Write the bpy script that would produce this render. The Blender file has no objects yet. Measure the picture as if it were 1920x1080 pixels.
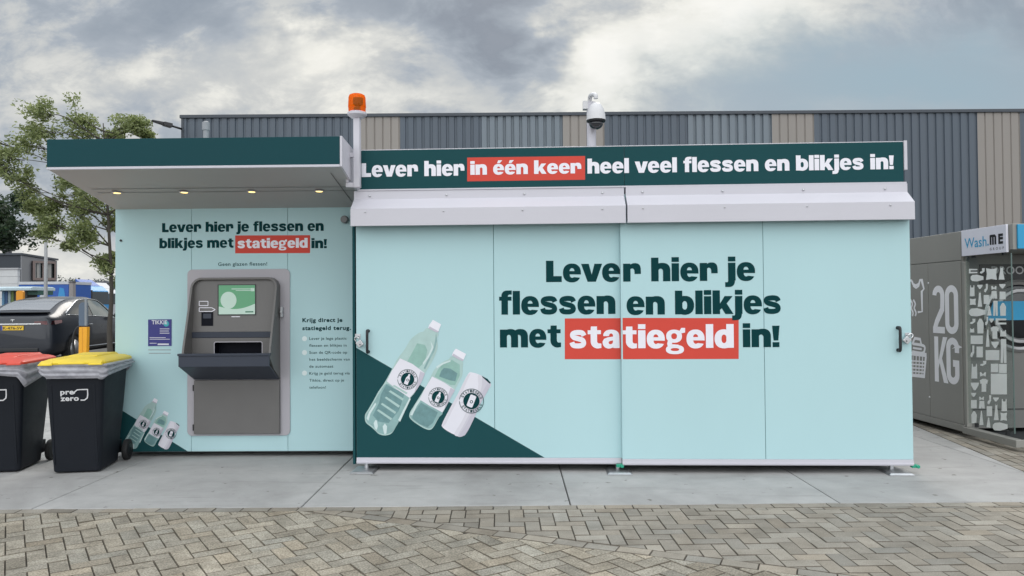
import bpy, bmesh, math, random
from mathutils import Vector, Matrix, noise
from mathutils.geometry import tessellate_polygon
random.seed(7)
S = bpy.context.scene
COL = S.collection
PI = math.pi

# ------------------------------------------------------------------ camera
CH, F = 1.51, 1400.0
PITCH, ROLL = 0.0186, -0.0073
cd = bpy.data.cameras.new('camera'); cam = bpy.data.objects.new('camera', cd); COL.objects.link(cam)
cd.sensor_width = 36; cd.lens = 36 * F / 1920; cd.clip_start = 0.05; cd.clip_end = 2000
CM = Matrix.Rotation(PI / 2 + PITCH, 3, 'X') @ Matrix.Rotation(ROLL, 3, 'Z')
cam.matrix_world = Matrix.Translation((0, 0, CH)) @ CM.to_4x4()
S.camera = cam
EYE = Vector((0, 0, CH))
def ray(px, py): return CM @ Vector(((px - 960) / F, (540 - py) / F, -1))
def G(px, py):
    d = ray(px, py); t = -CH / d.z
    return Vector((d.x * t, d.y * t))
def PY(px, py, Y):
    d = ray(px, py); t = Y / d.y
    return Vector((d.x * t, Y, CH + d.z * t))

def lin(r, g, b):
    f = lambda c: (c / 255 / 12.92) if c <= 10 else ((c / 255 + .055) / 1.055) ** 2.4
    return (f(r), f(g), f(b))

# ------------------------------------------------------------------ view
S.view_settings.view_transform = 'Standard'; S.view_settings.look = 'None'
S.view_settings.exposure = 0.0; S.view_settings.gamma = 1.0
S.render.engine = 'CYCLES'
S.cycles.max_bounces = 6; S.cycles.transparent_max_bounces = 12

# ------------------------------------------------------------------ sky
SUN_EL, SUN_AZ = math.radians(42), math.radians(8)
class NT:
    def __init__(s, tree): s.t = tree; s.n = tree.nodes; s.l = tree.links
    def new(s, typ, **kw):
        n = s.n.new(typ)
        for k, v in kw.items(): setattr(n, k, v)
        return n
    def put(s, sock, v):
        if isinstance(v, bpy.types.NodeSocket): s.l.new(v, sock)
        elif v is not None: sock.default_value = v
    def m(s, op, a, b=None, c=None, clamp=False):
        n = s.new('ShaderNodeMath', operation=op); n.use_clamp = clamp
        for i, v in enumerate((a, b, c)):
            if v is not None: s.put(n.inputs[i], v)
        return n.outputs[0]
    def noise(s, vec, scale, detail=4, rough=.55, dist=0.0, dim='3D'):
        n = s.new('ShaderNodeTexNoise'); n.noise_dimensions = dim
        s.put(n.inputs['Vector'], vec); n.inputs['Scale'].default_value = scale
        n.inputs['Detail'].default_value = detail; n.inputs['Roughness'].default_value = rough
        n.inputs['Distortion'].default_value = dist
        return n
    def ramp(s, fac, stops, interp='LINEAR'):
        n = s.new('ShaderNodeValToRGB'); n.color_ramp.interpolation = interp
        e = n.color_ramp.elements
        while len(e) < len(stops): e.new(0.5)
        for el, (p, c) in zip(e, stops):
            el.position = p; el.color = (*c, 1)
        s.put(n.inputs[0], fac); return n.outputs[0]
    def mix(s, fac, a, b, mode='MIX'):
        n = s.new('ShaderNodeMix', data_type='RGBA', blend_type=mode)
        s.put(n.inputs[0], fac)
        for k, v in ((6, a), (7, b)):
            s.put(n.inputs[k], (*v, 1) if isinstance(v, tuple) and len(v) == 3 else v)
        return n.outputs[2]

W = bpy.data.worlds.new('World'); S.world = W; W.use_nodes = True
w = NT(W.node_tree); w.n.clear()
sky = w.new('ShaderNodeTexSky', sky_type='NISHITA'); sky.sun_disc = False
sky.sun_elevation = SUN_EL; sky.sun_rotation = SUN_AZ; sky.air_density = 1.0; sky.dust_density = 2.0
tc = w.new('ShaderNodeTexCoord'); sx = w.new('ShaderNodeSeparateXYZ'); w.l.new(tc.outputs['Generated'], sx.inputs[0])
ay = w.m('MAXIMUM', w.m('ABSOLUTE', sx.outputs[1]), .12)
u0 = w.m('DIVIDE', sx.outputs[0], ay); v0 = w.m('DIVIDE', sx.outputs[2], ay)
cv = w.new('ShaderNodeCombineXYZ'); w.put(cv.inputs[0], u0); w.put(cv.inputs[1], w.m('MULTIPLY', v0, 1.7)); w.put(cv.inputs[2], sx.outputs[1])
wn = w.noise(cv.outputs[0], 4.5, 5, .6)
wsep = w.new('ShaderNodeSeparateColor'); w.l.new(wn.outputs['Color'], wsep.inputs[0])
u = w.m('ADD', u0, w.m('MULTIPLY', w.m('SUBTRACT', wsep.outputs[0], .5), .26))
v = w.m('ADD', v0, w.m('MULTIPLY', w.m('SUBTRACT', wsep.outputs[1], .5), .17))
def blob(px, py, rx, ry, amp):
    a = w.m('DIVIDE', w.m('SUBTRACT', u, (px - 960) / F), rx / F)
    b = w.m('DIVIDE', w.m('SUBTRACT', v, (566 - py) / F), ry / F)
    e = w.m('EXPONENT', w.m('MULTIPLY', w.m('ADD', w.m('MULTIPLY', a, a), w.m('MULTIPLY', b, b)), -1.0))
    return w.m('MULTIPLY', e, amp)
n1 = w.noise(cv.outputs[0], 3.2, 9, .6, .5).outputs[0]
n2 = w.noise(cv.outputs[0], 9.0, 7, .62, .3).outputs[0]
csum = w.m('ADD', w.m('MULTIPLY', n1, .55), w.m('MULTIPLY', n2, .45))
mr = w.new('ShaderNodeMapRange', interpolation_type='SMOOTHSTEP'); w.put(mr.inputs[0], csum); mr.inputs[1].default_value = .47; mr.inputs[2].default_value = .585
edge = w.m('SUBTRACT', mr.outputs[0], .45)
calm = w.m('SUBTRACT', 1.0, blob(1720, 150, 430, 95, .92))
val = w.m('ADD', .335, w.m('MULTIPLY', calm, w.m('ADD', w.m('MULTIPLY', edge, .15), w.m('ADD', w.m('MULTIPLY', w.m('SUBTRACT', n1, .5), .45), w.m('MULTIPLY', w.m('SUBTRACT', n2, .5), .36)))))
for b in [(610, 85, 150, 50, .54), (330, 150, 300, 60, .22), (120, 80, 200, 90, .06), (740, 165, 150, 40, .20),
          (1090, 105, 95, 70, .74), (1260, 60, 210, 75, .54), (1480, 30, 210, 48, .26), (1110, 175, 60, 30, .2),
          (880, 60, 190, 95, -.34), (60, 300, 160, 90, -.05), (1000, 20, 120, 40, -.15), (130, 500, 260, 60, .40),
          (1640, 140, 420, 70, -.03), (1500, 210, 500, 40, .10), (1830, 20, 200, 60, -.12), (330, 20, 200, 40, -.08),
          (570, 200, 260, 45, .14)]:
    val = w.m('ADD', val, blob(*b))
ccol = w.ramp(val, [(0, lin(128, 139, 152)), (.16, lin(151, 161, 172)), (.33, lin(173, 181, 190)),
                    (.52, lin(206, 208, 207)), (.74, lin(240, 239, 232)), (1, lin(255, 253, 247))])
ccol = w.mix(w.m('SUBTRACT', 1.0, calm), ccol, lin(158, 181, 194))
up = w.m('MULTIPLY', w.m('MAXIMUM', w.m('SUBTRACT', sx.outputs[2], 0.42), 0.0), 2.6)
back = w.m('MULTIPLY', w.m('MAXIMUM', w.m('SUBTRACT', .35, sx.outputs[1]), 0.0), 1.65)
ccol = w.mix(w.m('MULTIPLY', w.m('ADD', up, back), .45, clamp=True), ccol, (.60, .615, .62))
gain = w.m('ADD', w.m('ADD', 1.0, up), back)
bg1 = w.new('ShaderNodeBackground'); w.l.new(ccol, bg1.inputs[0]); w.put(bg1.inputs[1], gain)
bg2 = w.new('ShaderNodeBackground'); w.l.new(sky.outputs[0], bg2.inputs[0]); bg2.inputs[1].default_value = 0.07
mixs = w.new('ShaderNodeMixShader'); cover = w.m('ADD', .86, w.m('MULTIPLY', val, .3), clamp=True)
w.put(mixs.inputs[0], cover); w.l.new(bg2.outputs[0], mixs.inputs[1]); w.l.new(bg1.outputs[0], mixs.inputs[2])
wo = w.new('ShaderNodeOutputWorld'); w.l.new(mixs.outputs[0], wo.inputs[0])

# ------------------------------------------------------------------ sun (behind thin cloud)
sl = bpy.data.lights.new('sun', 'SUN'); sl.energy = 1.5; sl.angle = math.radians(28); sl.color = (1, .95, .87)
so = bpy.data.objects.new('sun', sl); COL.objects.link(so)
sd = Vector((math.sin(SUN_AZ) * math.cos(SUN_EL), math.cos(SUN_AZ) * math.cos(SUN_EL), math.sin(SUN_EL)))
so.rotation_euler = sd.to_track_quat('Z', 'Y').to_euler()

# ------------------------------------------------------------------ materials
MATS = {}
def mat(name, col, rough=.5, metal=0.0, var=.06, scale=3.0, bump=0.0, bscale=60.0, spec=.5, coat=0.0, stretch=None,
        emit=None, alpha=None, trans=0.0, attr=None, vec='Object'):
    if name in MATS: return MATS[name]
    m = bpy.data.materials.new(name); m.use_nodes = True; t = NT(m.node_tree)
    p = t.n['Principled BSDF']; c = t.new('ShaderNodeTexCoord')
    src = c.outputs[vec]
    if stretch:
        mp = t.new('ShaderNodeMapping'); mp.inputs['Scale'].default_value = stretch
        t.l.new(src, mp.inputs[0]); src = mp.outputs[0]
    nz = t.noise(src, scale, 6, .6)
    k = t.m('ADD', 1.0, t.m('MULTIPLY', t.m('SUBTRACT', nz.outputs[0], .5), var * 4))
    base = col
    cc = t.new('ShaderNodeVectorMath', operation='SCALE'); t.put(cc.inputs[0], Vector(col)); t.put(cc.inputs['Scale'], k)
    base = cc.outputs[0]
    if attr:
        a = t.new('ShaderNodeAttribute', attribute_name=attr)
        mu = t.new('ShaderNodeVectorMath', operation='MULTIPLY'); t.l.new(base, mu.inputs[0]); t.l.new(a.outputs['Color'], mu.inputs[1])
        base = mu.outputs[0]
    t.l.new(base, p.inputs['Base Color'])
    t.put(p.inputs['Roughness'], t.m('ADD', rough, t.m('MULTIPLY', t.m('SUBTRACT', nz.outputs[0], .5), .25), clamp=True))
    p.inputs['Metallic'].default_value = metal
    p.inputs['Specular IOR Level'].default_value = spec
    p.inputs['Coat Weight'].default_value = coat
    if emit:
        p.inputs['Emission Color'].default_value = (*emit[0], 1); p.inputs['Emission Strength'].default_value = emit[1]
    if alpha is not None: p.inputs['Alpha'].default_value = alpha
    if trans: p.inputs['Transmission Weight'].default_value = trans
    if bump:
        bn = t.noise(src, bscale, 5, .65); b = t.new('ShaderNodeBump')
        b.inputs['Strength'].default_value = bump; b.inputs['Distance'].default_value = .01
        t.l.new(bn.outputs[0], b.inputs['Height']); t.l.new(b.outputs[0], p.inputs['Normal'])
    MATS[name] = m; return m

def ramp_mat(name, stops, scale, rough=.85, bump=.3, bscale=90, attr=None, detail=8, dist=.3, fine=0.0, finescale=300):
    m = bpy.data.materials.new(name); m.use_nodes = True; t = NT(m.node_tree); p = t.n['Principled BSDF']
    c = t.new('ShaderNodeTexCoord'); src = c.outputs['Object']
    nz = t.noise(src, scale, detail, .62, dist)
    col = t.ramp(nz.outputs[0], stops)
    if fine:
        fn = t.noise(src, finescale, 3, .7)
        k = t.m('ADD', 1.0, t.m('MULTIPLY', t.m('SUBTRACT', fn.outputs[0], .5), fine))
        sc = t.new('ShaderNodeVectorMath', operation='SCALE'); t.l.new(col, sc.inputs[0]); t.put(sc.inputs['Scale'], k); col = sc.outputs[0]
    if attr:
        a = t.new('ShaderNodeAttribute', attribute_name=attr)
        mu = t.new('ShaderNodeVectorMath', operation='MULTIPLY'); t.l.new(col, mu.inputs[0]); t.l.new(a.outputs['Color'], mu.inputs[1])
        col = mu.outputs[0]
    t.l.new(col, p.inputs['Base Color']); p.inputs['Roughness'].default_value = rough
    p.inputs['Specular IOR Level'].default_value = .3
    bn = t.noise(src, bscale, 4, .7); b = t.new('ShaderNodeBump'); b.inputs['Strength'].default_value = bump; b.inputs['Distance'].default_value = .006
    t.l.new(bn.outputs[0], b.inputs['Height']); t.l.new(b.outputs[0], p.inputs['Normal'])
    return m

def glass_mat(name, tint, fac=.12, rough=.03, opac=0.0):
    m = bpy.data.materials.new(name); m.use_nodes = True; t = NT(m.node_tree); t.n.clear()
    tr = t.new('ShaderNodeBsdfTransparent'); tr.inputs[0].default_value = (*tint, 1)
    gl = t.new('ShaderNodeBsdfGlossy'); gl.inputs['Roughness'].default_value = rough
    fr = t.new('ShaderNodeLayerWeight'); fr.inputs[0].default_value = .5
    k = t.m('ADD', t.m('MULTIPLY', t.m('POWER', fr.outputs['Facing'], 4.0), .5), .03, clamp=True)
    mx = t.new('ShaderNodeMixShader'); t.put(mx.inputs[0], k); t.l.new(tr.outputs[0], mx.inputs[1]); t.l.new(gl.outputs[0], mx.inputs[2])
    o = t.new('ShaderNodeOutputMaterial'); t.l.new(mx.outputs[0], o.inputs[0])
    return m

# ------------------------------------------------------------------ object helpers
def tag(o, label=None, cat=None, group=None, kind=None):
    if label: o['label'] = label
    if cat: o['category'] = cat
    if group: o['group'] = group
    if kind: o['kind'] = kind
    return o
def thing(name, label, cat, loc=(0, 0, 0), rz=0.0, group=None):
    o = bpy.data.objects.new(name, None); COL.objects.link(o); o.empty_display_size = .2
    o.location = loc; o.rotation_euler = (0, 0, rz)
    return tag(o, label, cat, group)
def copy_tree(o, parent=None):
    c = o.copy(); COL.objects.link(c)
    if parent is not None: c.parent = parent
    for ch in list(o.children): copy_tree(ch, c)
    return c

class Frame:
    """local frame: x along a face, y into it, z up; px() meets a pixel's ray with the plane y = const"""
    def __init__(s, xy, rz):
        s.loc = Vector((xy[0], xy[1], 0)); s.rz = rz
        s.inv = Matrix.Rotation(-rz, 3, 'Z')
        s.e = s.inv @ (EYE - s.loc)
    def px(s, px, py, y=0.0):
        d = s.inv @ ray(px, py); t = (y - s.e.y) / d.y; p = s.e + d * t
        return (p.x, p.z)

class MB:
    def __init__(s): s.v = []; s.f = []; s.mi = []; s.cur = 0; s.col = []; s.curcol = (1, 1, 1)
    def add(s, vs, fs):
        o = len(s.v); s.v += [tuple(p) for p in vs]
        for f in fs: s.f.append(tuple(o + i for i in f)); s.mi.append(s.cur); s.col.append(s.curcol)
        return s
    def box(s, x0, x1, y0, y1, z0, z1):
        return s.add([(x0, y0, z0), (x1, y0, z0), (x1, y1, z0), (x0, y1, z0), (x0, y0, z1), (x1, y0, z1), (x1, y1, z1), (x0, y1, z1)],
                     [(0, 3, 2, 1), (4, 5, 6, 7), (0, 1, 5, 4), (1, 2, 6, 5), (2, 3, 7, 6), (3, 0, 4, 7)])
    def hexa(s, bottom, top):
        return s.add(list(bottom) + list(top), [(0, 3, 2, 1), (4, 5, 6, 7), (0, 1, 5, 4), (1, 2, 6, 5), (2, 3, 7, 6), (3, 0, 4, 7)])
    def prism(s, poly, a, b, f):
        """poly 2-D extruded from a to b; f(p, q, t) -> xyz"""
        n = len(poly); tri = tessellate_polygon([[Vector((p[0], p[1], 0)) for p in poly]])
        vs = [f(p[0], p[1], a) for p in poly] + [f(p[0], p[1], b) for p in poly]
        fs = [tuple(t) for t in tri] + [tuple(n + i for i in reversed(t)) for t in tri]
        fs += [(i, (i + 1) % n, n + (i + 1) % n, n + i) for i in range(n)]
        return s.add(vs, fs)
    def flat(s, contours, f):
        pts = [p for c in contours for p in c]
        tri = tessellate_polygon([[Vector((p[0], p[1], 0)) for p in c] for c in contours])
        return s.add([f(*p) for p in pts], [tuple(t) for t in tri])
    def tube(s, path, r, n=8, cap=True):
        path = [Vector(p) for p in path]; rr = r if isinstance(r, (list, tuple)) else [r] * len(path)
        rings = []; ref = None
        for i, p in enumerate(path):
            t = (path[min(i + 1, len(path) - 1)] - path[max(i - 1, 0)]).normalized()
            if ref is None: ref = t.orthogonal().normalized()
            a = (ref - t * ref.dot(t)); a = a.normalized() if a.length > 1e-6 else t.orthogonal().normalized(); ref = a
            b = t.cross(a)
            rings.append([p + (a * math.cos(2 * PI * k / n) + b * math.sin(2 * PI * k / n)) * rr[i] for k in range(n)])
        vs = [q for ring in rings for q in ring]; fs = []
        for i in range(len(path) - 1):
            for k in range(n): fs.append((i * n + k, i * n + (k + 1) % n, (i + 1) * n + (k + 1) % n, (i + 1) * n + k))
        if cap: fs += [tuple(reversed(range(n))), tuple(range((len(path) - 1) * n, len(path) * n))]
        return s.add(vs, fs)
    def lathe(s, prof, c, n=24, axis='z'):
        """prof: (r, h) along axis"""
        vs = []; fs = []
        for r, h in prof:
            for k in range(n):
                a = 2 * PI * k / n; x, y = r * math.cos(a), r * math.sin(a)
                vs.append({'z': (c[0] + x, c[1] + y, c[2] + h), 'y': (c[0] + x, c[1] + h, c[2] + y), 'x': (c[0] + h, c[1] + x, c[2] + y)}[axis])
        for i in range(len(prof) - 1):
            for k in range(n): fs.append((i * n + k, i * n + (k + 1) % n, (i + 1) * n + (k + 1) % n, (i + 1) * n + k))
        if prof[0][0] > 1e-5: fs.append(tuple(reversed(range(n))))
        if prof[-1][0] > 1e-5: fs.append(tuple(range((len(prof) - 1) * n, len(prof) * n)))
        return s.add(vs, fs)
    def loft(s, rings, cap=True):
        n = len(rings[0]); vs = [p for r in rings for p in r]; fs = []
        for i in range(len(rings) - 1):
            for k in range(n): fs.append((i * n + k, i * n + (k + 1) % n, (i + 1) * n + (k + 1) % n, (i + 1) * n + k))
        if cap: fs += [tuple(reversed(range(n))), tuple(range((len(rings) - 1) * n, len(rings) * n))]
        return s.add(vs, fs)
    def build(s, name, mats, parent=None, smooth=False, bevel=0.0, sub=0, seg=2, colattr=None, angle=None, fixn=True):
        me = bpy.data.meshes.new(name); me.from_pydata(s.v, [], s.f)
        for m in (mats if isinstance(mats, (list, tuple)) else [mats]): me.materials.append(m)
        me.polygons.foreach_set('material_index', s.mi)
        if colattr:
            ca = me.color_attributes.new(colattr, 'FLOAT_COLOR', 'CORNER')
            data = []
            for p, c in zip(me.polygons, s.col): data += [c[0], c[1], c[2], 1.0] * p.loop_total
            ca.data.foreach_set('color', data)
        if fixn:
            bm = bmesh.new(); bm.from_mesh(me); bmesh.ops.recalc_face_normals(bm, faces=bm.faces); bm.to_mesh(me); bm.free()
        if smooth: me.polygons.foreach_set('use_smooth', [True] * len(me.polygons))
        me.update()
        o = bpy.data.objects.new(name, me); COL.objects.link(o)
        if parent is not None: o.parent = parent
        if bevel:
            b = o.modifiers.new('bevel', 'BEVEL'); b.width = bevel; b.segments = seg; b.limit_method = 'ANGLE'; b.angle_limit = math.radians(35)
        if sub:
            u_ = o.modifiers.new('sub', 'SUBSURF'); u_.levels = sub; u_.render_levels = sub
        if smooth and angle:
            try: me.set_sharp_from_angle(angle=math.radians(angle))
            except Exception: pass
        return o

def rrect(x0, x1, z0, z1, r, n=6):
    if not isinstance(r, (list, tuple)): r = [r] * 4
    out = []
    for (cx, cz, a0, rr) in ((x1 - r[0], z0 + r[0], -90, r[0]), (x1 - r[1], z1 - r[1], 0, r[1]), (x0 + r[2], z1 - r[2], 90, r[2]), (x0 + r[3], z0 + r[3], 180, r[3])):
        for k in range(n + 1):
            a = math.radians(a0 + 90 * k / n); out.append((cx + rr * math.cos(a), cz + rr * math.sin(a)))
    return out
def arc(cx, cy, rx, ry, a0, a1, n=12, p=2.0):
    out = []
    for k in range(n + 1):
        a = math.radians(a0 + (a1 - a0) * k / n); c, s_ = math.cos(a), math.sin(a)
        out.append((cx + rx * math.copysign(abs(c) ** (2 / p), c), cy + ry * math.copysign(abs(s_) ** (2 / p), s_)))
    return out
def spline(pts, n=6):
    out = []
    for i in range(len(pts) - 1):
        p0 = pts[max(i - 1, 0)]; p1 = pts[i]; p2 = pts[i + 1]; p3 = pts[min(i + 2, len(pts) - 1)]
        for k in range(n):
            t = k / n
            out.append(tuple(.5 * (2 * b + (c - a) * t + (2 * a - 5 * b + 4 * c - d) * t * t + (3 * b - a - 3 * c + d) * t ** 3)
                             for a, b, c, d in zip(p0, p1, p2, p3)))
    out.append(tuple(pts[-1])); return out
def stroke(pts, wd, smooth=6, closed=False):
    """outline of a thick 2-D line"""
    if smooth: pts = spline(pts, smooth)
    L, R = [], []
    n = len(pts)
    for i in range(n):
        a = pts[max(i - 1, 0)]; b = pts[min(i + 1, n - 1)]
        dx, dy = b[0] - a[0], b[1] - a[1]; l = math.hypot(dx, dy) or 1
        k = 1.0
        if 0 < i < n - 1 and not smooth:      # mitre
            ux, uy = pts[i][0] - a[0], pts[i][1] - a[1]; ul = math.hypot(ux, uy) or 1
            k = 1 / max(.4, abs((ux * dx + uy * dy) / (ul * l)))
        L.append((pts[i][0] - dy / l * wd / 2 * k, pts[i][1] + dx / l * wd / 2 * k)); R.append((pts[i][0] + dy / l * wd / 2 * k, pts[i][1] - dx / l * wd / 2 * k))
    return L + R[::-1]

# ------------------------------------------------------------------ heavy grotesque lettering (drawn here, 130 = cap height)
def ring_(cx, cy, rx, ry, hx, hy, p=2.25): return [arc(cx, cy, rx, ry, 0, 352, 44, p), arc(cx, cy, hx, hy, 0, 352, 36, p)]
def R_(x0, x1, y0, y1): return [[(x0, y0), (x1, y0), (x1, y1), (x0, y1)]]
def glyph(c):
    st = 44
    if c == 'L': return 94, [[[(0, 0), (94, 0), (94, 36), (45, 36), (45, 130), (0, 130)]]]
    if c == 'i': return st, [R_(0, st, 0, 109), R_(0, st, 117, 146)]
    if c == 'l': return st, [R_(0, st, 0, 144)]
    if c in 'nhmr':
        top = 144 if c == 'h' else 109
        def arch(x):
            o = [(x + 38, 60)] + [(x + 38, 88)] + arc(x + 66, 64, 48, 48, 130, 0, 12, 2.4) + [(x + 114, 0), (x + 70, 0), (x + 70, 58)] + arc(x + 56, 60, 14, 17, 0, 150, 8)
            return [o]
        if c == 'r':
            o = [(34, 60), (34, 86)] + arc(70, 68, 36, 44, 140, 0, 10, 2.5) + [(106, 46), (68, 46), (68, 60)] + arc(54, 62, 14, 18, 0, 150, 8)
            return 106, [R_(0, st, 0, top), [o]]
        if c == 'm':
            a2 = [[(x, y) for x, y in arch(0)[0]], [(x + 62, y) for x, y in arch(0)[0]]]
            return 176, [R_(0, st, 0, top), [a2[0]], [a2[1]]]
        return 114, [R_(0, st, 0, top), arch(0)]
    if c in 'eé':
        o = arc(54, 54.5, 54, 57.5, -8, 332, 40, 2.25)[0:] + [(68, 29)] + arc(55, 44, 14, 19, -60, -178, 10) + [(40, 46)]
        o = [(108, 45)] + [q for q in o if not (q[0] > 104 and q[1] < 45)]
        hole = [(40, 66)] + arc(54.5, 67, 14.5, 17, 180, 0, 12) + [(69, 66)]
        ps = [[o, hole]]
        if c == 'é': ps.append([[(40, 120), (66, 120), (92, 150), (50, 150)]])
        return 108, ps
    if c == 'v': return 124, [[[(0, 109), (46, 109), (63, 44), (80, 109), (126, 109), (88, 0), (38, 0)]]]
    if c == 'j':
        o = [(0, 109), (st, 109), (st, 0)] + arc(4, 2, 36, 40, 0, -90, 8, 2.4) + [(-18, -38), (-18, -9), (-10, -9)] + [(-2, -8), (0, 0)]
        return st, [[o], R_(0, st, 117, 146)]
    if c == 's':
        sp = [(90, 76), (80, 92), (54, 96), (26, 91), (19, 78), (30, 65), (54, 58), (80, 49), (88, 33), (80, 19), (54, 14), (24, 18), (15, 36)]
        return 106, [[stroke(sp, 31, 5)]]
    if c == 't':
        o = [(18, 85), (0, 85), (0, 109), (18, 109), (20, 132), (58, 132), (58, 109), (82, 109), (82, 85), (58, 85), (58, 42)] + arc(72, 42, 14, 14, 180, 250, 6) + [(84, 28), (84, 1)] + arc(62, 40, 44, 42, -75, -180, 10)
        return 84, [[o]]
    if c == 'a':
        o = [(106, 0), (69, 0), (67, 13)] + arc(40, 33, 40, 36, -45, -180, 10) + [(1, 42), (10, 57), (32, 65), (65, 70), (65, 76)] + arc(53, 76, 12, 13, 0, 150, 8) + [(40, 73), (5, 73)] + arc(54, 72, 50, 40, 170, 0, 14, 2.3) + [(105, 20)]
        hole = [(65, 47), (50, 44), (40, 40), (37, 32), (42, 24), (52, 23), (63, 30)]
        return 106, [[o, hole]]
    if c in 'dbpq':
        x = 56 if c in 'dq' else 58
        rr = ring_(x if c in 'dq' else x, 54.5, 56, 57.5, 15, 26)
        left = c in 'bp'
        y0, y1 = (0, 144) if c in 'db' else (-36, 109)
        return 114, [rr, R_(0, st, y0, y1) if left else R_(70, 114, y0, y1)]
    if c == 'o': return 112, [ring_(56, 54.5, 56, 57.5, 15, 26)]
    if c == 'g':
        return 114, [ring_(48, 72, 47, 40, 17, 18), [[(74, 96), (92, 122), (114, 122), (114, 94), (96, 90)]],
                     ring_(52, -9, 54, 28, 25, 9, 2.4), [[(10, 44), (38, 36), (34, 24), (74, 20), (80, 8), (10, 8), (6, 26)]]]
    if c == 'k': return 122, [R_(0, st, 0, 144), [[(36, 50), (72, 109), (120, 109), (84, 64), (124, 0), (76, 0), (54, 36), (36, 18)]]]
    if c == 'f':
        o = [(14, 0), (54, 0), (54, 85), (76, 85), (76, 109), (54, 109)] + arc(66, 112, 12, 10, 180, 90, 5) + [(78, 122), (78, 147), (60, 147)] + arc(52, 110, 38, 37, 90, 180, 8, 2.4) + [(14, 109), (0, 109), (0, 85), (14, 85)]
        return 76, [[o]]
    if c == '!': return 44, [[[(0, 130), (44, 130), (36, 40), (8, 40)]], R_(2, 42, 0, 30)]
    return 55, []
def heavy(mb, txt, x0, x1, zb, cap, f):
    """lettering between x0 and x1 on baseline zb; f(x, z, lift) -> xyz"""
    pen = 0; ps = []
    for i, c in enumerate(txt):
        if c == ' ': pen += 54; continue
        wd, pieces = glyph(c)
        if c == 'v' or (i and txt[i - 1] == 'v'): pen -= 6
        if c == 'j' and i and txt[i - 1] != ' ': pen += 4
        for k, pc in enumerate(pieces):
            ps.append((k, [[(x + pen, y) for x, y in ct] for ct in pc]))
        pen += wd + 7.5
    xs = [x for k, p in ps for ct in p for x, y in ct]; lo, hi = min(xs), max(xs)
    sx_ = (x1 - x0) / (hi - lo); sz = cap / 130
    for k, p in ps:
        mb.flat([[(x0 + (x - lo) * sx_, zb + y * sz) for x, y in ct] for ct in p], lambda x, z: f(x, z, .0004 * k))
FC = {}
def light_text(mb, txt, x0, x1, zb, cap, f, offset=0.0, spacing=1.0, shear=0.0):
    key = (txt, offset, spacing, shear)
    if key not in FC:
        c = bpy.data.curves.new('txt', 'FONT'); c.body = txt; c.offset = offset; c.space_character = spacing; c.resolution_u = 3; c.shear = shear
        o = bpy.data.objects.new('txt', c); COL.objects.link(o)
        me = bpy.data.meshes.new_from_object(o)
        FC[key] = ([tuple(q.co[:2]) for q in me.vertices], [tuple(p.vertices) for p in me.polygons])
        bpy.data.objects.remove(o); bpy.data.curves.remove(c); bpy.data.meshes.remove(me)
    vs, fs = FC[key]
    lo, hi = min(q[0] for q in vs), max(q[0] for q in vs)
    if x1 is None: x1 = x0 + (hi - lo) * cap / .7
    mb.add([f(x0 + (x - lo) / (hi - lo) * (x1 - x0), zb + y * cap / .7, 0) for x, y in vs], fs)

# ------------------------------------------------------------------ palette
PALE = mat('pale_mint_panel', (.435, .635, .668), .48, spec=.35, var=.028, scale=1.3, stretch=(.6, 1, .25))
DEEP = mat('deep_teal_panel', (.012, .064, .072), .55, spec=.1, var=.03, scale=2)
INK = mat('teal_print', (.003, .042, .047), .6, spec=.08, var=.02)
RED = mat('coral_print', (.62, .07, .05), .55, spec=.2, var=.03)
WPRINT = mat('white_print', (.80, .79, .86), .45, var=.02)
WMETAL = mat('white_metal', (.56, .55, .605), .4, var=.03, scale=4, stretch=(.5, 1, 1))
SOFFIT = mat('grey_soffit', (.44, .435, .44), .5, var=.03)
GALV = mat('galvanised_steel', (.55, .56, .58), .35, .8, var=.08, scale=20)
BLACK = mat('black_plastic', (.012, .013, .016), .4)
SEAM = mat('panel_seam', (.13, .24, .26), .6)
DARKGAP = mat('dark_underside', (.03, .033, .036), .8)
GREYM = mat('machine_grey', (.135, .13, .128), .42, var=.04, scale=5, bump=.05, bscale=400)
SLATE = mat('machine_slate', (.042, .050, .070), .45, spec=.3, var=.04)
PLATE = mat('machine_plate', (.40, .385, .42), .45, var=.03)
NAVYG = mat('dark_opening', (.005, .006, .011), .5, spec=.1)

# ------------------------------------------------------------------ ground, slabs, paving
GREYSOIL = ramp_mat('asphalt', [(.3, (.07, .068, .065)), (.7, (.12, .117, .11))], 3, .9, .4, 120)
gm = MB(); gm.add([(-900, -60, -.03), (900, -60, -.03), (900, 1500, -.03), (-900, 1500, -.03)], [(0, 1, 2, 3)])
tag(gm.build('ground', GREYSOIL), kind='structure')

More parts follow.
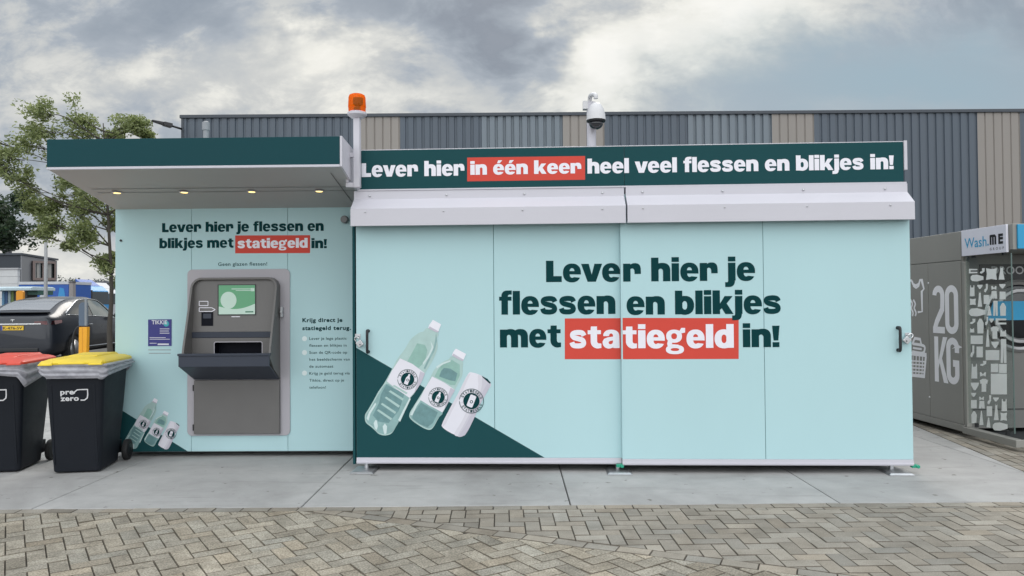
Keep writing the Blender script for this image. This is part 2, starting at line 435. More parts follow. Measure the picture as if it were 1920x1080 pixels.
def clip(poly, nx, ny, d):          # keep nx*x + ny*y <= d
    out = []
    for i in range(len(poly)):
        a, b = poly[i], poly[(i + 1) % len(poly)]
        da, db = nx * a[0] + ny * a[1] - d, nx * b[0] + ny * b[1] - d
        if da <= 0: out.append(a)
        if da * db < 0:
            t = da / (da - db); out.append((a[0] + (b[0] - a[0]) * t, a[1] + (b[1] - a[1]) * t))
    return out
def inset(poly, d):
    n = len(poly); cx = sum(p[0] for p in poly) / n; cy = sum(p[1] for p in poly) / n
    area = sum(poly[i][0] * poly[(i + 1) % n][1] - poly[(i + 1) % n][0] * poly[i][1] for i in range(n)) / 2
    sgn = 1 if area > 0 else -1; lines = []
    for i in range(n):
        a, b = poly[i], poly[(i + 1) % n]; dx, dy = b[0] - a[0], b[1] - a[1]; l = math.hypot(dx, dy)
        if l < 1e-6: continue
        nx, ny = sgn * dy / l, -sgn * dx / l
        lines.append((nx, ny, nx * a[0] + ny * a[1] - d))
    out = [(cx - 5, cy - 5), (cx + 5, cy - 5), (cx + 5, cy + 5), (cx - 5, cy + 5)]
    for L in lines:
        out = clip(out, *L)
        if len(out) < 3: return []
    return out
EDGE_Y = G(960, 948).y
e0, e1 = G(1920, 884), G(1715, 798)
edx, edy = e1 - e0
el = math.hypot(edx, edy); EN = (edy / el, -edx / el); ED = EN[0] * e0.x + EN[1] * e0.y   # concrete lies where EN.p <= ED
def concrete(name):
    m = bpy.data.materials.new(name); m.use_nodes = True; t = NT(m.node_tree); p = t.n['Principled BSDF']
    c = t.new('ShaderNodeTexCoord').outputs['Object']
    big = t.noise(c, .9, 6, .6, .6).outputs[0]; mid = t.noise(c, 4.5, 8, .68, .4).outputs[0]; fin = t.noise(c, 120, 4, .7).outputs[0]
    mp = t.new('ShaderNodeMapping'); mp.inputs['Scale'].default_value = (.7, 6, 1); mp.inputs['Rotation'].default_value = (0, 0, .25); t.l.new(c, mp.inputs[0])
    stk = t.noise(mp.outputs[0], 1.6, 7, .7).outputs[0]
    col = t.ramp(big, [(.3, (.295, .29, .283)), (.5, (.375, .372, .366)), (.7, (.435, .43, .42))])
    k = t.m('ADD', .72, t.m('MULTIPLY', mid, .40)); k = t.m('MULTIPLY', k, t.m('ADD', .84, t.m('MULTIPLY', fin, .30)))
    st = t.ramp(stk, [(.30, (.80, .79, .78)), (.44, (1, 1, 1)), (.66, (1, 1, 1)), (.8, (1.07, 1.07, 1.06))])
    spot = t.noise(c, 11, 3, .5).outputs[0]; sp = t.ramp(spot, [(.27, (.55, .53, .50)), (.33, (1, 1, 1))])
    a = t.new('ShaderNodeAttribute', attribute_name='tone').outputs['Color']
    for f_ in (st, sp, a): col = t.mix(1.0, col, f_, 'MULTIPLY')
    sc = t.new('ShaderNodeVectorMath', operation='SCALE'); t.l.new(col, sc.inputs[0]); t.put(sc.inputs['Scale'], t.m('MULTIPLY', k, 1.08))
    t.l.new(sc.outputs[0], p.inputs['Base Color']); t.put(p.inputs['Roughness'], t.m('ADD', .55, t.m('MULTIPLY', mid, .4)))
    p.inputs['Specular IOR Level'].default_value = .3
    b = t.new('ShaderNodeBump'); b.inputs['Strength'].default_value = .25; b.inputs['Distance'].default_value = .004; t.l.new(fin, b.inputs['Height']); t.l.new(b.outputs[0], p.inputs['Normal'])
    return m
CONC = concrete('slab_concrete') if True else ramp_mat('slab_concrete', [(.25, (.27, .27, .27)), (.45, (.345, .345, .345)), (.6, (.385, .383, .38)), (.8, (.46, .455, .45))], 1.6, .8, .25, 160, attr='tone', fine=.5, finescale=220)
sm = MB(); xs0 = G(1583, 948).x
for i in range(-9, 3):
    for j in range(0, 6):
        x0, y0 = xs0 + i * 2.0, EDGE_Y + j * 2.0
        q = [(x0, y0), (x0 + 2, y0), (x0 + 2, y0 + 2), (x0, y0 + 2)]
        q = clip(q, EN[0], EN[1], ED)
        if len(q) < 3: continue
        t = random.uniform(.92, 1.05); sm.curcol = (t, t, t * 1.01)
        top, bot = inset(q, .009), inset(q, .005)
        if len(top) != len(bot) or len(top) < 3: continue
        n = len(top)
        sm.add([(p[0], p[1], 0) for p in top] + [(p[0], p[1], -.004) for p in bot] + [(p[0], p[1], -.03) for p in bot],
               [tuple(range(n))] + [(k + n, (k + 1) % n + n, (k + 1) % n, k) for k in range(n)] + [(k + 2 * n, (k + 1) % n + 2 * n, (k + 1) % n + n, k + n) for k in range(n)])
tag(sm.build('concrete_slabs', CONC, colattr='tone'), kind='structure')

BRICKA = ramp_mat('rough_paver', [(.25, (.21, .193, .16)), (.5, (.335, .31, .262)), (.78, (.46, .43, .37))], 5, .92, 1.0, 110, attr='tone', fine=2.6, finescale=85)
BRICKB = ramp_mat('smooth_paver', [(.25, (.22, .205, .178)), (.5, (.295, .277, .245)), (.78, (.365, .345, .308))], 4, .9, .5, 170, attr='tone', fine=1.2, finescale=150)
SAND = mat('joint_sand', (.05, .045, .038), .95, var=.15, scale=30)
jm = MB(); jm.add([(-9, 1.0, -.011), (9, 1.0, -.011), (9, EDGE_Y, -.011), (-9, EDGE_Y, -.011)], [(0, 1, 2, 3)])
jm.add([(3.6, EDGE_Y + .001, -.0125), (9, EDGE_Y + .001, -.0125), (9, 14, -.0125), (3.6, 14, -.0125)], [(0, 1, 2, 3)])
tag(jm.build('joint_sand', SAND), kind='structure')
pm = MB()
def brick(poly, m):
    if len(poly) < 3: return
    a = inset(poly, .0048)
    if len(a) < 3: return
    b = inset(poly, .0015)
    n = len(a); ar = abs(sum(a[i][0] * a[(i + 1) % n][1] - a[(i + 1) % n][0] * a[i][1] for i in range(n)) / 2)
    if ar < .0008: return
    cx = sum(p[0] for p in a) / n; cy = sum(p[1] for p in a) / n
    if len(b) != n: b = [(p[0] + (p[0] - cx) / max(.001, math.hypot(p[0] - cx, p[1] - cy)) * .003, p[1] + (p[1] - cy) / max(.001, math.hypot(p[0] - cx, p[1] - cy)) * .003) for p in a]
    h = random.uniform(-.0025, .0015); tx, ty = random.uniform(-.018, .018), random.uniform(-.018, .018)
    t = random.gauss(.93, .085) * (1 + .22 * noise.noise(Vector((cx * .9, cy * 1.4, 3)))); hu = random.gauss(0, .02)
    pm.curcol = (t * (1.01 + hu), t * .985, t * (.95 - hu)); pm.cur = m
    hz = lambda p: h + tx * (p[0] - cx) + ty * (p[1] - cy)
    o_ = len(pm.v)
    pm.add([(p[0], p[1], hz(p)) for p in a] + [(p[0], p[1], hz(p) - .007) for p in b] + [(p[0], p[1], -.02) for p in b], [tuple(range(n))])
    pm.curcol = (t * .52, t * .49, t * .45)               # soil caught in the chamfers and joints
    for q in ([(k + n, (k + 1) % n + n, (k + 1) % n, k) for k in range(n)] + [(k + 2 * n, (k + 1) % n + 2 * n, (k + 1) % n + n, k + n) for k in range(n)]):
        pm.f.append(tuple(o_ + i for i in q)); pm.mi.append(m); pm.col.append(pm.curcol)
# border line between the two bonds: y = BA - BS x
BS = .43; BA = G(960, 1004).y
bl = math.hypot(BS, 1); BN = (BS / bl, 1 / bl); BD = BA / bl
def herring(ang, clips, m, ext, wd=.1035):
    ca, sa = math.cos(ang), math.sin(ang); N = int(11 / wd)
    for i in range(-N, N):
        for j in range(-N, N):
            t = (i - j) % 4
            if t == 0: q = [(i, j), (i + 2, j), (i + 2, j + 1), (i, j + 1)]
            elif t == 3: q = [(i, j), (i + 1, j), (i + 1, j + 2), (i, j + 2)]
            else: continue
            q = [((x * ca - y * sa) * wd, (x * sa + y * ca) * wd + 3.5) for x, y in q]
            cx, cy = q[0]
            if cx < ext[0] or cx > ext[1] or cy < ext[2] or cy > ext[3]: continue
            for c in clips:
                q = clip(q, *c)
                if len(q) < 3: break
            else: brick(q, m)
ROW = EDGE_Y - .107
herring(math.radians(34), [(BN[0], BN[1], BD - .055), (0, 1, ROW)], 0, (-5.5, 5.5, 2.4, EDGE_Y + .2))
herring(math.radians(1), [(-BN[0], -BN[1], -BD - .055), (0, 1, ROW)], 1, (-5.5, 6.5, 2.4, EDGE_Y + .2))
for k in range(-40, 45):            # the border course and the course along the slabs
    t0, t1 = k * .205, (k + 1) * .205
    tx_, ty_ = BN[1], -BN[0]; ox, oy = BN[0] * BD, BN[1] * BD
    q = [(ox + tx_ * t0 - BN[0] * .052, oy + ty_ * t0 - BN[1] * .052), (ox + tx_ * t1 - BN[0] * .052, oy + ty_ * t1 - BN[1] * .052),
         (ox + tx_ * t1 + BN[0] * .052, oy + ty_ * t1 + BN[1] * .052), (ox + tx_ * t0 + BN[0] * .052, oy + ty_ * t0 + BN[1] * .052)]
    brick(clip(q, 0, 1, ROW), 1)
    brick([(t0 - 1 + .03, ROW), (t1 - 1 + .03, ROW), (t1 - 1 + .03, EDGE_Y - .002), (t0 - 1 + .03, EDGE_Y - .002)], 1)
# bricks between the slabs and the wash kiosk
for i in range(0, 24):
    for j in range(0, 44):
        a0 = ED + .004 + i * .1035; s0 = -1.4 + j * .207 + (i % 2) * .1
        f_ = lambda a, s_: (EN[0] * a - EN[1] * s_ + (e0.x - EN[0] * ED) * 0 + 0, EN[1] * a + EN[0] * s_)
        base_s = -EN[1] * e0.x + EN[0] * e0.y
        q = [f_(a0, base_s + s0), f_(a0 + .1035, base_s + s0), f_(a0 + .1035, base_s + s0 + .207), f_(a0, base_s + s0 + .207)]
        brick(clip(q, 0, -1, -(EDGE_Y + .004)), 1)
tag(pm.build('brick_paving', [BRICKA, BRICKB], colattr='tone', fixn=False), kind='structure')

# ------------------------------------------------------------------ warehouse behind
BY = 18.0
CLAD_D = mat('cladding_dark', (.075, .095, .122), .5, var=.075, scale=1.2, stretch=(1, 1, .15))
CLAD_B = mat('cladding_beige', (.25, .228, .21), .5, var=.075, scale=1.2, stretch=(1, 1, .15))
CLAD_L = mat('cladding_grey', (.15, .18, .21), .5, var=.075, scale=1.2, stretch=(1, 1, .15))
tl, tr_ = PY(340, 217, BY), PY(1920, 204, BY)
RZ = (tl.z + tr_.z) / 2
wh = thing('warehouse', 'long low warehouse clad in dark grey and beige ribbed panels behind the kiosks', 'warehouse', (tl.x, BY, 0))
bounds = [340, 690, 750, 903, 1055, 1133, 1290, 1447, 1526, 1832, 1912, 2220]
kinds = 'dbdldbl'  # placeholder order, set below
order = ['d', 'b', 'd', 'l', 'b', 'd', 'l', 'b', 'd', 'b', 'd']
bounds[1] = 673
for k, (a, b) in enumerate(zip(bounds[:-1], bounds[1:])):
    x0 = PY(a, 212, BY).x - tl.x; x1 = PY(b, 212, BY).x - tl.x
    nr = max(1, round((x1 - x0) / .2)); pch = (x1 - x0) / nr; prof = []
    flatw, dep = {'d': (.62, .03), 'b': (.80, .022), 'l': (.60, .05)}[order[k]]
    for r in range(nr):
        s0 = x0 + r * pch
        prof += [(s0, 0), (s0 + pch * flatw, 0), (s0 + pch * (flatw + .07), dep), (s0 + pch * .93, dep)]
    prof.append((x1, 0))
    m = MB(); n = len(prof)
    m.add([(p[0], p[1], 0) for p in prof] + [(p[0], p[1], RZ - .06) for p in prof], [(i, i + 1, n + i + 1, n + i) for i in range(n - 1)])
    m.build('wall_cladding', {'d': CLAD_D, 'b': CLAD_B, 'l': CLAD_L}[order[k]], wh, fixn=False)
xe = PY(2220, 212, BY).x - tl.x
m = MB(); m.box(0, xe, .08, 14, 0, RZ - .1); m.build('wall', CLAD_D, wh)
m = MB(); m.box(-.03, xe, -.04, .14, RZ - .075, RZ + .005); m.build('roof_edge', mat('roof_edge_dark', (.045, .055, .07), .5), wh, bevel=.008)
m = MB(); m.box(.0, .06, -.012, .07, 0, RZ - .076); m.build('corner_trim', mat('roof_edge_dark', (.045, .055, .07)), wh)
for pxx in (985, 1840):
    x = PY(pxx, 300, BY).x - tl.x
# flood light on the corner
fl = thing('floodlight', 'dark floodlight on an arm at the left corner of the warehouse roof', 'floodlight', PY(340, 240, BY - .1))
def rel(px, py, Y, o): p = PY(px, py, Y) - o.location; return (p.x, p.y, p.z)
m = MB(); m.tube([rel(341, 242, BY - .08, fl), rel(322, 236, BY - .25, fl)], .025, 8); m.build('arm', BLACK, fl, smooth=True)
m = MB()
a, b = Vector(rel(322, 236, BY - .25, fl)), Vector(rel(284, 226, BY - .5, fl))
d = (b - a).normalized(); side = Vector((0, 1, 0)).cross(d).normalized(); nrm = d.cross(side)
for s0, s1, h0, h1, wd in ((0, .42, .05, .045, .13), (.42, 1, .035, .015, .11)):
    p, q = a.lerp(b, s0), a.lerp(b, s1)
    m.hexa([p + nrm * -wd - side * h0, p + nrm * wd - side * h0, p + nrm * wd + side * h0, p - nrm * wd + side * h0],
           [q + nrm * -wd - side * h1, q + nrm * wd - side * h1, q + nrm * wd + side * h1, q - nrm * wd + side * h1])
m.build('lamp_head', mat('lamp_black', (.03, .03, .035), .45), fl, bevel=.012)

# ------------------------------------------------------------------ big deposit container (right)
AR = .0434
oR = G(668, 883)
R = Frame(oR, -AR)
dc = thing('deposit_container', 'wide pale mint bottle deposit container with two sliding doors and dark green sign', 'container', (oR.x, oR.y, 0), -AR)
RD = -.055                                   # the right door runs in front of the left one
xL, xR_ = R.px(668, 640)[0], R.px(1709, 640, RD)[0]
xm = R.px(1165, 640, RD)[0]
z_rail0, z_rail1 = R.px(900, 869.5)[1], R.px(900, 858)[1]
zr0b, zr1b = R.px(1430, 872.5, RD)[1], R.px(1430, 861, RD)[1]
HY = -.15
z1 = R.px(900, 354.5, -.025)[1]; z2 = R.px(900, 371, -.025)[1]; z3 = R.px(900, 388.5, HY)[1]; z4 = R.px(900, 421, HY)[1]
ztop = z2 + .02
body = MB(); body.box(xL - .005, xR_ - .03, .09, 2.3, .12, z1 - .01); body.build('wall', DEEP, dc, bevel=.006)
m = MB(); m.box(xL + .05, xR_ - .1, .2, 2.2, .04, .119); m.build('base_frame', DARKGAP, dc)
m = MB(); m.box(R.px(662.5, 640, .03)[0], R.px(668, 640, .03)[0] - .004, .0, .085, .06, z3); m.build('corner_post', DEEP, dc, bevel=.004)

def door(xa, xb, y, seam_px, zb, zt, name='sliding_door'):
    if y < 0: zt = z3 + .004
    d = bpy.data.objects.new(name, None)
    m = MB(); xs = R.px(seam_px, 640, y)[0]
    m.box(xa, xs - .0025, y, y + .03, zb, zt); m.box(xs + .0025, xb, y, y + .03, zb, zt)
    m.cur = 1; m.box(xs - .0026, xs + .0026, y + .004, y + .028, zb, zt)
    o = m.build(name, [PALE, SEAM], dc, bevel=.0012, seg=1)
    bpy.data.objects.remove(d); return o
ld = door(xL, xm + .06, 0, 926.5, z_rail1, ztop)
rd = door(xm, xR_, RD, 1433, zr1b, ztop)
for dd, xa, xb, y, a, b in ((ld, xL, xm - .002, 0, z_rail0, z_rail1), (rd, xm, xR_, RD, zr0b, zr1b)):
    m = MB(); h = b - a
    m.box(xa, xb, y - .006, y + .032, a, b - .001); m.box(xa, xb, y - .012, y + .0, a + h * .15, a + h * .42)
    m.build('bottom_rail', WMETAL, dd, bevel=.002)
m = MB(); m.box(xm, xm + .012, RD - .002, RD + .05, zr1b, z3); m.build('edge_strip', PALE, rd)

def dec(frame, y):                                # decal mapper on plane y of a frame
    return lambda x, z, lift=0: (x, y - lift, z)
def pxpoly(frame, pts, y): return [frame.px(a, b, y) for a, b in pts]
def htext(mb, frame, txt, pa, pxb, cap_px, y, layer):
    x0, zb = frame.px(pa[0], pa[1], y); x1 = frame.px(pxb, pa[1], y)[0]
    zt = frame.px(pa[0], pa[1] - cap_px, y)[1]
    heavy(mb, txt, x0, x1, zb, zt - zb, lambda x, z, l: (x, y - layer - l, z))
# big lettering
for tx, pa, xe_ in (('Leve', (1024, 529), 1163), ('flessen', (936, 590), 1154), ('met', (937.5, 651.5), 1052)):
    m = MB(); htext(m, R, tx, pa, xe_, 40, 0, .0015); m.build('lettering', INK, ld)
m = MB(); m.flat([pxpoly(R, [(1059, 673.5), (1059, 597), (1166, 596.5), (1166, 673.5)], 0)], dec(R, -.001)); m.build('red_highlight', RED, ld)
m = MB(); htext(m, R, 'sta', (1068, 653), 1162, 40, 0, .002); m.build('lettering', WPRINT, ld)
for tx, pa, xe_ in (('r hier je', (1168.5, 528), 1416), ('en blikjes', (1175, 590), 1464), ('in!', (1393, 651), 1462)):
    m = MB(); htext(m, R, tx, pa, xe_, 40, RD, .0019); m.build('lettering', INK, rd)
m = MB(); m.flat([pxpoly(R, [(1166.5, 673.5), (1166.5, 596), (1385, 596.5), (1385, 673)], RD)], dec(R, RD - .001)); m.build('red_highlight', RED, rd)
m = MB(); htext(m, R, 'tiegeld', (1168, 653), 1376, 40, RD, .002); m.build('lettering', WPRINT, rd)
# printed dark wedge and bottles
m = MB(); zr = z_rail1 + .001
t0 = R.px(668.5, 652, 0); tA = R.px(1021, 857, 0); sxw = R.px(926.5, 640, 0)[0]
m.flat([[(xL + .001, zr), (tA[0], zr), (xL + .001, t0[1])]], dec(R, -.001)); m.build('dark_wedge', DEEP, ld)

PET = mat('bottle_print', (.40, .56, .54), .5, var=.10, scale=9)
PETD = mat('bottle_print_shade', (.14, .27, .28), .5, var=.2, scale=16)
PETG = mat('bottle_print_green', (.27, .46, .41), .5, var=.14, scale=12)
PETL = mat('bottle_print_shine', (.58, .70, .70), .5, var=.05)
CAN1 = mat('can_print_pale', (.66, .645, .71), .5, var=.02); CAN2 = mat('can_print_grey', (.575, .56, .63), .5, var=.02)
PETM = mat('bottle_print_middle', (.25, .41, .41), .5, var=.16, scale=12)
CANG = mat('can_print_shade', (.52, .50, .58), .45, var=.03)
WLAB = mat('label_print', (.74, .73, .80), .45, var=.02)
Z8 = lambda pts: [(640 + .2962 * x, 580 + .2962 * y) for x, y in pts]
ART = [   # (layer, material, closed outlines in photo pixels)
 (0, PET, [Z8([(545, 118), (612, 150), (606, 185), (608, 250), (575, 330), (530, 405), (470, 520), (430, 570), (395, 640), (375, 690), (345, 745), (318, 785), (280, 798), (240, 790), (215, 768), (190, 745), (155, 715), (150, 670), (170, 635), (205, 575), (235, 520), (270, 470), (315, 390), (355, 315), (400, 255), (440, 190), (490, 150), (520, 140)])]),
 (0, PET, [Z8([(700, 298), (765, 325), (768, 370), (765, 420), (735, 480), (690, 565), (650, 640), (615, 690), (580, 750), (550, 762), (500, 740), (440, 695), (432, 660), (460, 610), (510, 530), (555, 450), (590, 380), (640, 335), (680, 315)])]),
 (0, WLAB, [Z8([(800, 412), (830, 400), (885, 418), (930, 445), (945, 468), (930, 510), (880, 600), (840, 690), (800, 770), (770, 802), (735, 800), (680, 775), (640, 745), (640, 720), (680, 640), (740, 530)])]),
 (1, CANG, [Z8([(945, 470), (930, 510), (880, 600), (840, 690), (800, 770), (770, 802), (745, 800), (790, 730), (835, 640), (880, 550), (925, 470)])]),
 (1, INK, [Z8([(890, 421), (925, 440), (946, 464), (940, 471), (915, 449), (892, 428)])]),
 (1, PETG, [Z8([(480, 215), (530, 225), (545, 260), (530, 330), (490, 370), (415, 335), (440, 290)])]),
 (2, PETD, [Z8([(285, 475), (400, 535), (365, 640), (300, 720), (235, 710), (200, 670), (240, 590), (250, 540)])]),
 (2, PET, [Z8([(300, 520), (312, 512), (395, 565), (388, 578)]), Z8([(275, 560), (285, 552), (372, 610), (362, 622)]), Z8([(250, 600), (260, 592), (348, 650), (340, 662)])]),
 (2, PETL, [Z8([(160, 690), (175, 650), (215, 590), (222, 600), (185, 660), (172, 705)]), Z8([(360, 700), (395, 630), (432, 560), (440, 566), (405, 640), (372, 712)])]),
 (2, PETL, [Z8([(565, 200), (585, 240), (560, 300), (520, 350), (515, 340), (550, 290), (572, 240)])]),
 (1, PETG, [Z8([(640, 345), (700, 320), (750, 350), (750, 420), (720, 480), (690, 478), (590, 425), (610, 385)])]),
 (2, PETD, [Z8([(650, 370), (690, 375), (735, 405), (722, 455), (690, 450), (620, 425), (632, 390)])]),
 (2, PETD, [Z8([(505, 590), (612, 652), (580, 720), (545, 745), (500, 728), (450, 690), (452, 660)])]),
 (2, PETL, [Z8([(436, 668), (470, 600), (500, 560), (508, 568), (478, 612), (450, 672)]), Z8([(600, 362), (640, 338), (690, 322), (692, 330), (645, 348), (606, 374)])]),
 (2, WLAB, [Z8([(372, 310), (450, 345), (530, 405), (508, 460), (478, 508), (432, 560), (350, 505), (288, 455), (320, 390)])]),
 (2, WLAB, [Z8([(575, 425), (650, 462), (720, 510), (690, 565), (640, 652), (560, 610), (495, 570), (530, 500)])]),
 (2, WPRINT, [Z8([(580, 66), (632, 95), (612, 146), (595, 142), (550, 118), (556, 100)])]),
 (2, WPRINT, [Z8([(725, 248), (790, 282), (770, 328), (745, 318), (700, 292), (708, 270)])]),
]
ART += [
 (0, CAN1, [Z8([(868, 413), (945, 468), (930, 510), (880, 600), (840, 690), (800, 770), (770, 802), (715, 792), (760, 712), (810, 610), (865, 500)])]),
 (0, CAN2, [Z8([(895, 428), (945, 468), (930, 510), (880, 600), (840, 690), (800, 770), (770, 802), (738, 799), (782, 718), (830, 620), (885, 505)])]),
 (0, CAN1, [Z8([(800, 412), (818, 406), (760, 535), (700, 645), (662, 725), (640, 745), (640, 720), (680, 640), (740, 530)])]),
 (1, PETM, [Z8([(288, 470), (350, 515), (432, 562), (395, 640), (375, 690), (345, 745), (318, 778), (280, 790), (240, 782), (222, 766), (195, 738), (162, 712), (158, 672), (180, 635), (212, 578), (240, 530)])]),
 (1, PETM, [Z8([(500, 572), (560, 612), (640, 652), (612, 690), (580, 742), (552, 754), (505, 734), (445, 692), (440, 662), (468, 612)])]),
 (2, PETL, [Z8([(205, 720), (216, 700), (226, 704), (232, 740), (224, 764), (212, 752)]), Z8([(262, 742), (276, 722), (290, 740), (286, 786), (272, 790)])]),
 (3, PET, [Z8([(326, 484), (336, 478), (420, 528), (412, 538)]), Z8([(225, 640), (236, 632), (322, 690), (314, 702)])]),
 (3, PETM, [Z8([(600, 150), (606, 200), (590, 262), (560, 320), (530, 380), (522, 372), (552, 310), (582, 250), (594, 200)])]),
 (3, CANG, [Z8([(552, 120), (560, 108), (618, 140), (612, 146), (595, 142)]), Z8([(702, 292), (710, 280), (774, 318), (770, 328), (745, 318)])]),
 (3, CANG, [Z8([(500, 392), (530, 405), (508, 460), (478, 508), (462, 528), (480, 470)]), Z8([(692, 496), (720, 510), (690, 565), (655, 628), (662, 580)])]),
]
def smooth_outline(pl):
    if len(pl) < 10: return pl
    n_ = len(pl); out = []
    for i in range(n_):
        a, b, c_, d_ = pl[i - 1], pl[i], pl[(i + 1) % n_], pl[(i + 2) % n_]
        for k in range(4):
            t_ = k / 4
            out.append(tuple(.5 * (2 * q + (r_ - p_) * t_ + (2 * p_ - 5 * q + 4 * r_ - z_) * t_ * t_ + (3 * q - p_ - 3 * r_ + z_) * t_ ** 3) for p_, q, r_, z_ in zip(a, b, c_, d_)))
    return out
def label_logo(mb, ctr, r, can, tilt, f, L):
    """round deposit mark: f(x, z, layer) in units where r is the outer radius"""
    c, s_ = math.cos(tilt), math.sin(tilt)
    P = lambda pts: [(ctr[0] + x * c - z * s_, ctr[1] + x * s_ + z * c) for x, z in pts]
    mb.cur = 0
    mb.flat([P(arc(0, 0, r, r, 0, 355, 40)), P(arc(0, 0, r * .955, r * .955, 0, 355, 40))], lambda x, z: f(x, z, L))
    mb.flat([P(arc(0, 0, r * .66, r * .66, 0, 350, 36))], lambda x, z: f(x, z, L))
    def onring(txt, a0, a1, flip=False):
        for i, ch in enumerate(txt):
            a = math.radians(a0 + (a1 - a0) * (i + .5) / len(txt))
            rr = r * .81; cx, cz = rr * math.cos(a), rr * math.sin(a); h = r * .20
            t_ = a - PI / 2 if not flip else a + PI / 2
            ct, st_ = math.cos(t_), math.sin(t_)
            light_text(mb, ch, -h * .36, h * .36, -h * .5, h, lambda x, z, l: f(*P([(cx + x * ct - z * st_, cz + x * st_ + z * ct)])[0], L), offset=.02)
    onring('STATIEGELD', 160, 10)
    onring('STATIEGELD', 205, 345, True)
    mb.cur = 1
    if can: sh = rrect(-r * .25, r * .25, -r * .5, r * .5, r * .1, 3)
    else: sh = [(-.2 * r, -.52 * r), (.2 * r, -.52 * r), (.2 * r, .12 * r), (.09 * r, .36 * r), (.09 * r, .54 * r), (-.09 * r, .54 * r), (-.09 * r, .36 * r), (-.2 * r, .12 * r)]
    k = -.38
    sh = [(x * math.cos(k) - z * math.sin(k), x * math.sin(k) + z * math.cos(k)) for x, z in sh]
    mb.flat([P(sh)], lambda x, z: f(x, z, L + 1))
    mb.flat([P([(-1.0 * r, .08 * r), (-.86 * r, .3 * r), (-.66 * r, .12 * r), (-.74 * r, -.12 * r), (-.94 * r, -.12 * r)])], lambda x, z: f(x, z, L + 1))
    mb.cur = 0
    mb.flat([P(arc(0, -r * .06, r * .13, r * .13, 0, 350, 16)), P(arc(0, -r * .06, r * .075, r * .075, 0, 350, 16))], lambda x, z: f(x, z, L + 2))
def artwork(frame, y, parent, conv, name):
    mats = [PET, PETD, PETG, PETL, WLAB, WPRINT, INK, CANG, PETM, CAN1, CAN2]
    m = MB()
    for k, (lay, mt, polys) in enumerate(ART):
        m.cur = mats.index(mt)
        for pl in polys:
            m.flat([pxpoly(frame, [conv(p) for p in smooth_outline(pl)], y)], lambda x, z: (x, y - .0020 - .0006 * lay - .00002 * k, z))
    m.build(name, mats, parent)
    for (cx, cy, rp, can) in ((420, 443, 64, False), (614, 556, 62, False), (824, 580, 78, True)):
        m = MB(); p = conv(Z8([(cx, cy)])[0]); q = conv(Z8([(cx + rp, cy)])[0])
        c0, c1 = frame.px(*p, y), frame.px(*q, y)
        label_logo(m, c0, abs(c1[0] - c0[0]), can, 0.0, lambda x, z, L: (x, y - .0050 - .0005 * L, z), 0)
        m.build('deposit_mark', [INK, WLAB], parent)
artwork(R, 0, ld, lambda p: p, 'bottle_print')

# handles
def handle(parent, frame, px0, ytop, ybot, y):
    x, za = frame.px(px0, ytop, y); zb = frame.px(px0, ybot, y)[1]
    m = MB(); m.tube(spline([(x, y, za - .012), (x, y - .035, za - .008), (x, y - .045, za - .035), (x, y - .045, (za + zb) / 2), (x, y - .045, zb + .035), (x, y - .035, zb + .008), (x, y, zb + .012)], 5), .0125, 10)
    m.lathe([(.016, 0), (.016, -.006)], (x, y, za - .012), 12, 'y'); m.lathe([(.016, 0), (.016, -.006)], (x, y, zb + .012), 12, 'y')
    m.build('handle', BLACK, parent, smooth=True, angle=50)
handle(ld, R, 690.5, 618, 662, 0); handle(rd, R, 1683, 612, 659, RD)
# hood
for (xa, xb, dy) in ((R.px(657, 405, HY)[0], R.px(1173.5, 405, HY)[0], 0), (R.px(1176.5, 405, HY)[0], R.px(1714.5, 405, HY)[0], -.012)):
    m = MB(); T = .004
    prof = [(.09, z1 - .004), (-.025, z1 - .004), (-.025, z2), (HY, z3), (HY, z4), (HY + .03, z4), (HY + .03, z4 + T), (HY + T, z4 + T), (HY + T, z3 - T), (-.025 + T, z2 - T), (.09, z2 - T)]
    prof = [(a + dy if a < .05 else a, b) for a, b in prof]
    m.prism(prof, xa, xb, lambda p, q, t: (t, p, q))
    hd = m.build('hood', WMETAL, dc, bevel=.0015)
    ends = MB()
    for xe_ in (xa + .002, xb - .002):
        ends.prism([(-.02 + dy, z2 - .006), (HY + .006 + dy, z3 - .006), (HY + .006 + dy, z4 + .008), (-.02 + dy, z4 + .008)], xe_ - .0018, xe_ + .0018, lambda p, q, t: (t, p, q))
    ends.build('end_plate', WMETAL, hd)
    for kx in range(4):
        bx = xa + (xb - xa) * (.055 + .287 * kx)
        m = MB()
        m.lathe([(.011, 0), (.010, -.006), (.005, -.009)], (bx + .012, -.0255 + dy, z2 + .03), 10, 'y')
        m.lathe([(.008, 0), (.007, -.005), (.003, -.007)], (bx, HY - .0005 + dy, z3 - .03), 10, 'y')
        m.build('bolt', GALV, hd, smooth=True)
# sign board
m = MB(); SY = -.02
sx0, sx1 = R.px(675, 320, SY)[0], R.px(1694, 305, SY)[0]; szb = z1 + .012; szt = R.px(1692, 266, SY)[1]
xj = R.px(1170.5, 310, SY)[0]
m.box(sx0, xj - .002, SY, SY + .03, szb, szt); m.box(xj + .002, sx1, SY, SY + .03, szb, szt)
sb = m.build('sign_board', DEEP, dc, bevel=.002)
m = MB(); m.box(sx0 - .02, sx1 + .02, SY - .012, SY + .06, z1 - .003, z1 + .011); m.box(sx1 + .003, sx1 + .03, SY - .01, SY + .03, szb + .3 * (szt - szb), szt + .01)
m.box(sx0, sx1, SY + .004, SY + .04, szt + .0005, szt + .008); m.build('edge_trim', WMETAL, sb, bevel=.002)
m = MB(); htext(m, R, 'Lever hier', (678, 332), 871, 25.6, SY, .0015); m.build('lettering', WPRINT, sb)
m = MB(); m.flat([pxpoly(R, [(876, 340), (876, 295.5), (1097, 292.5), (1097, 337)], SY)], dec(R, SY - .001)); m.build('red_highlight', RED, sb)
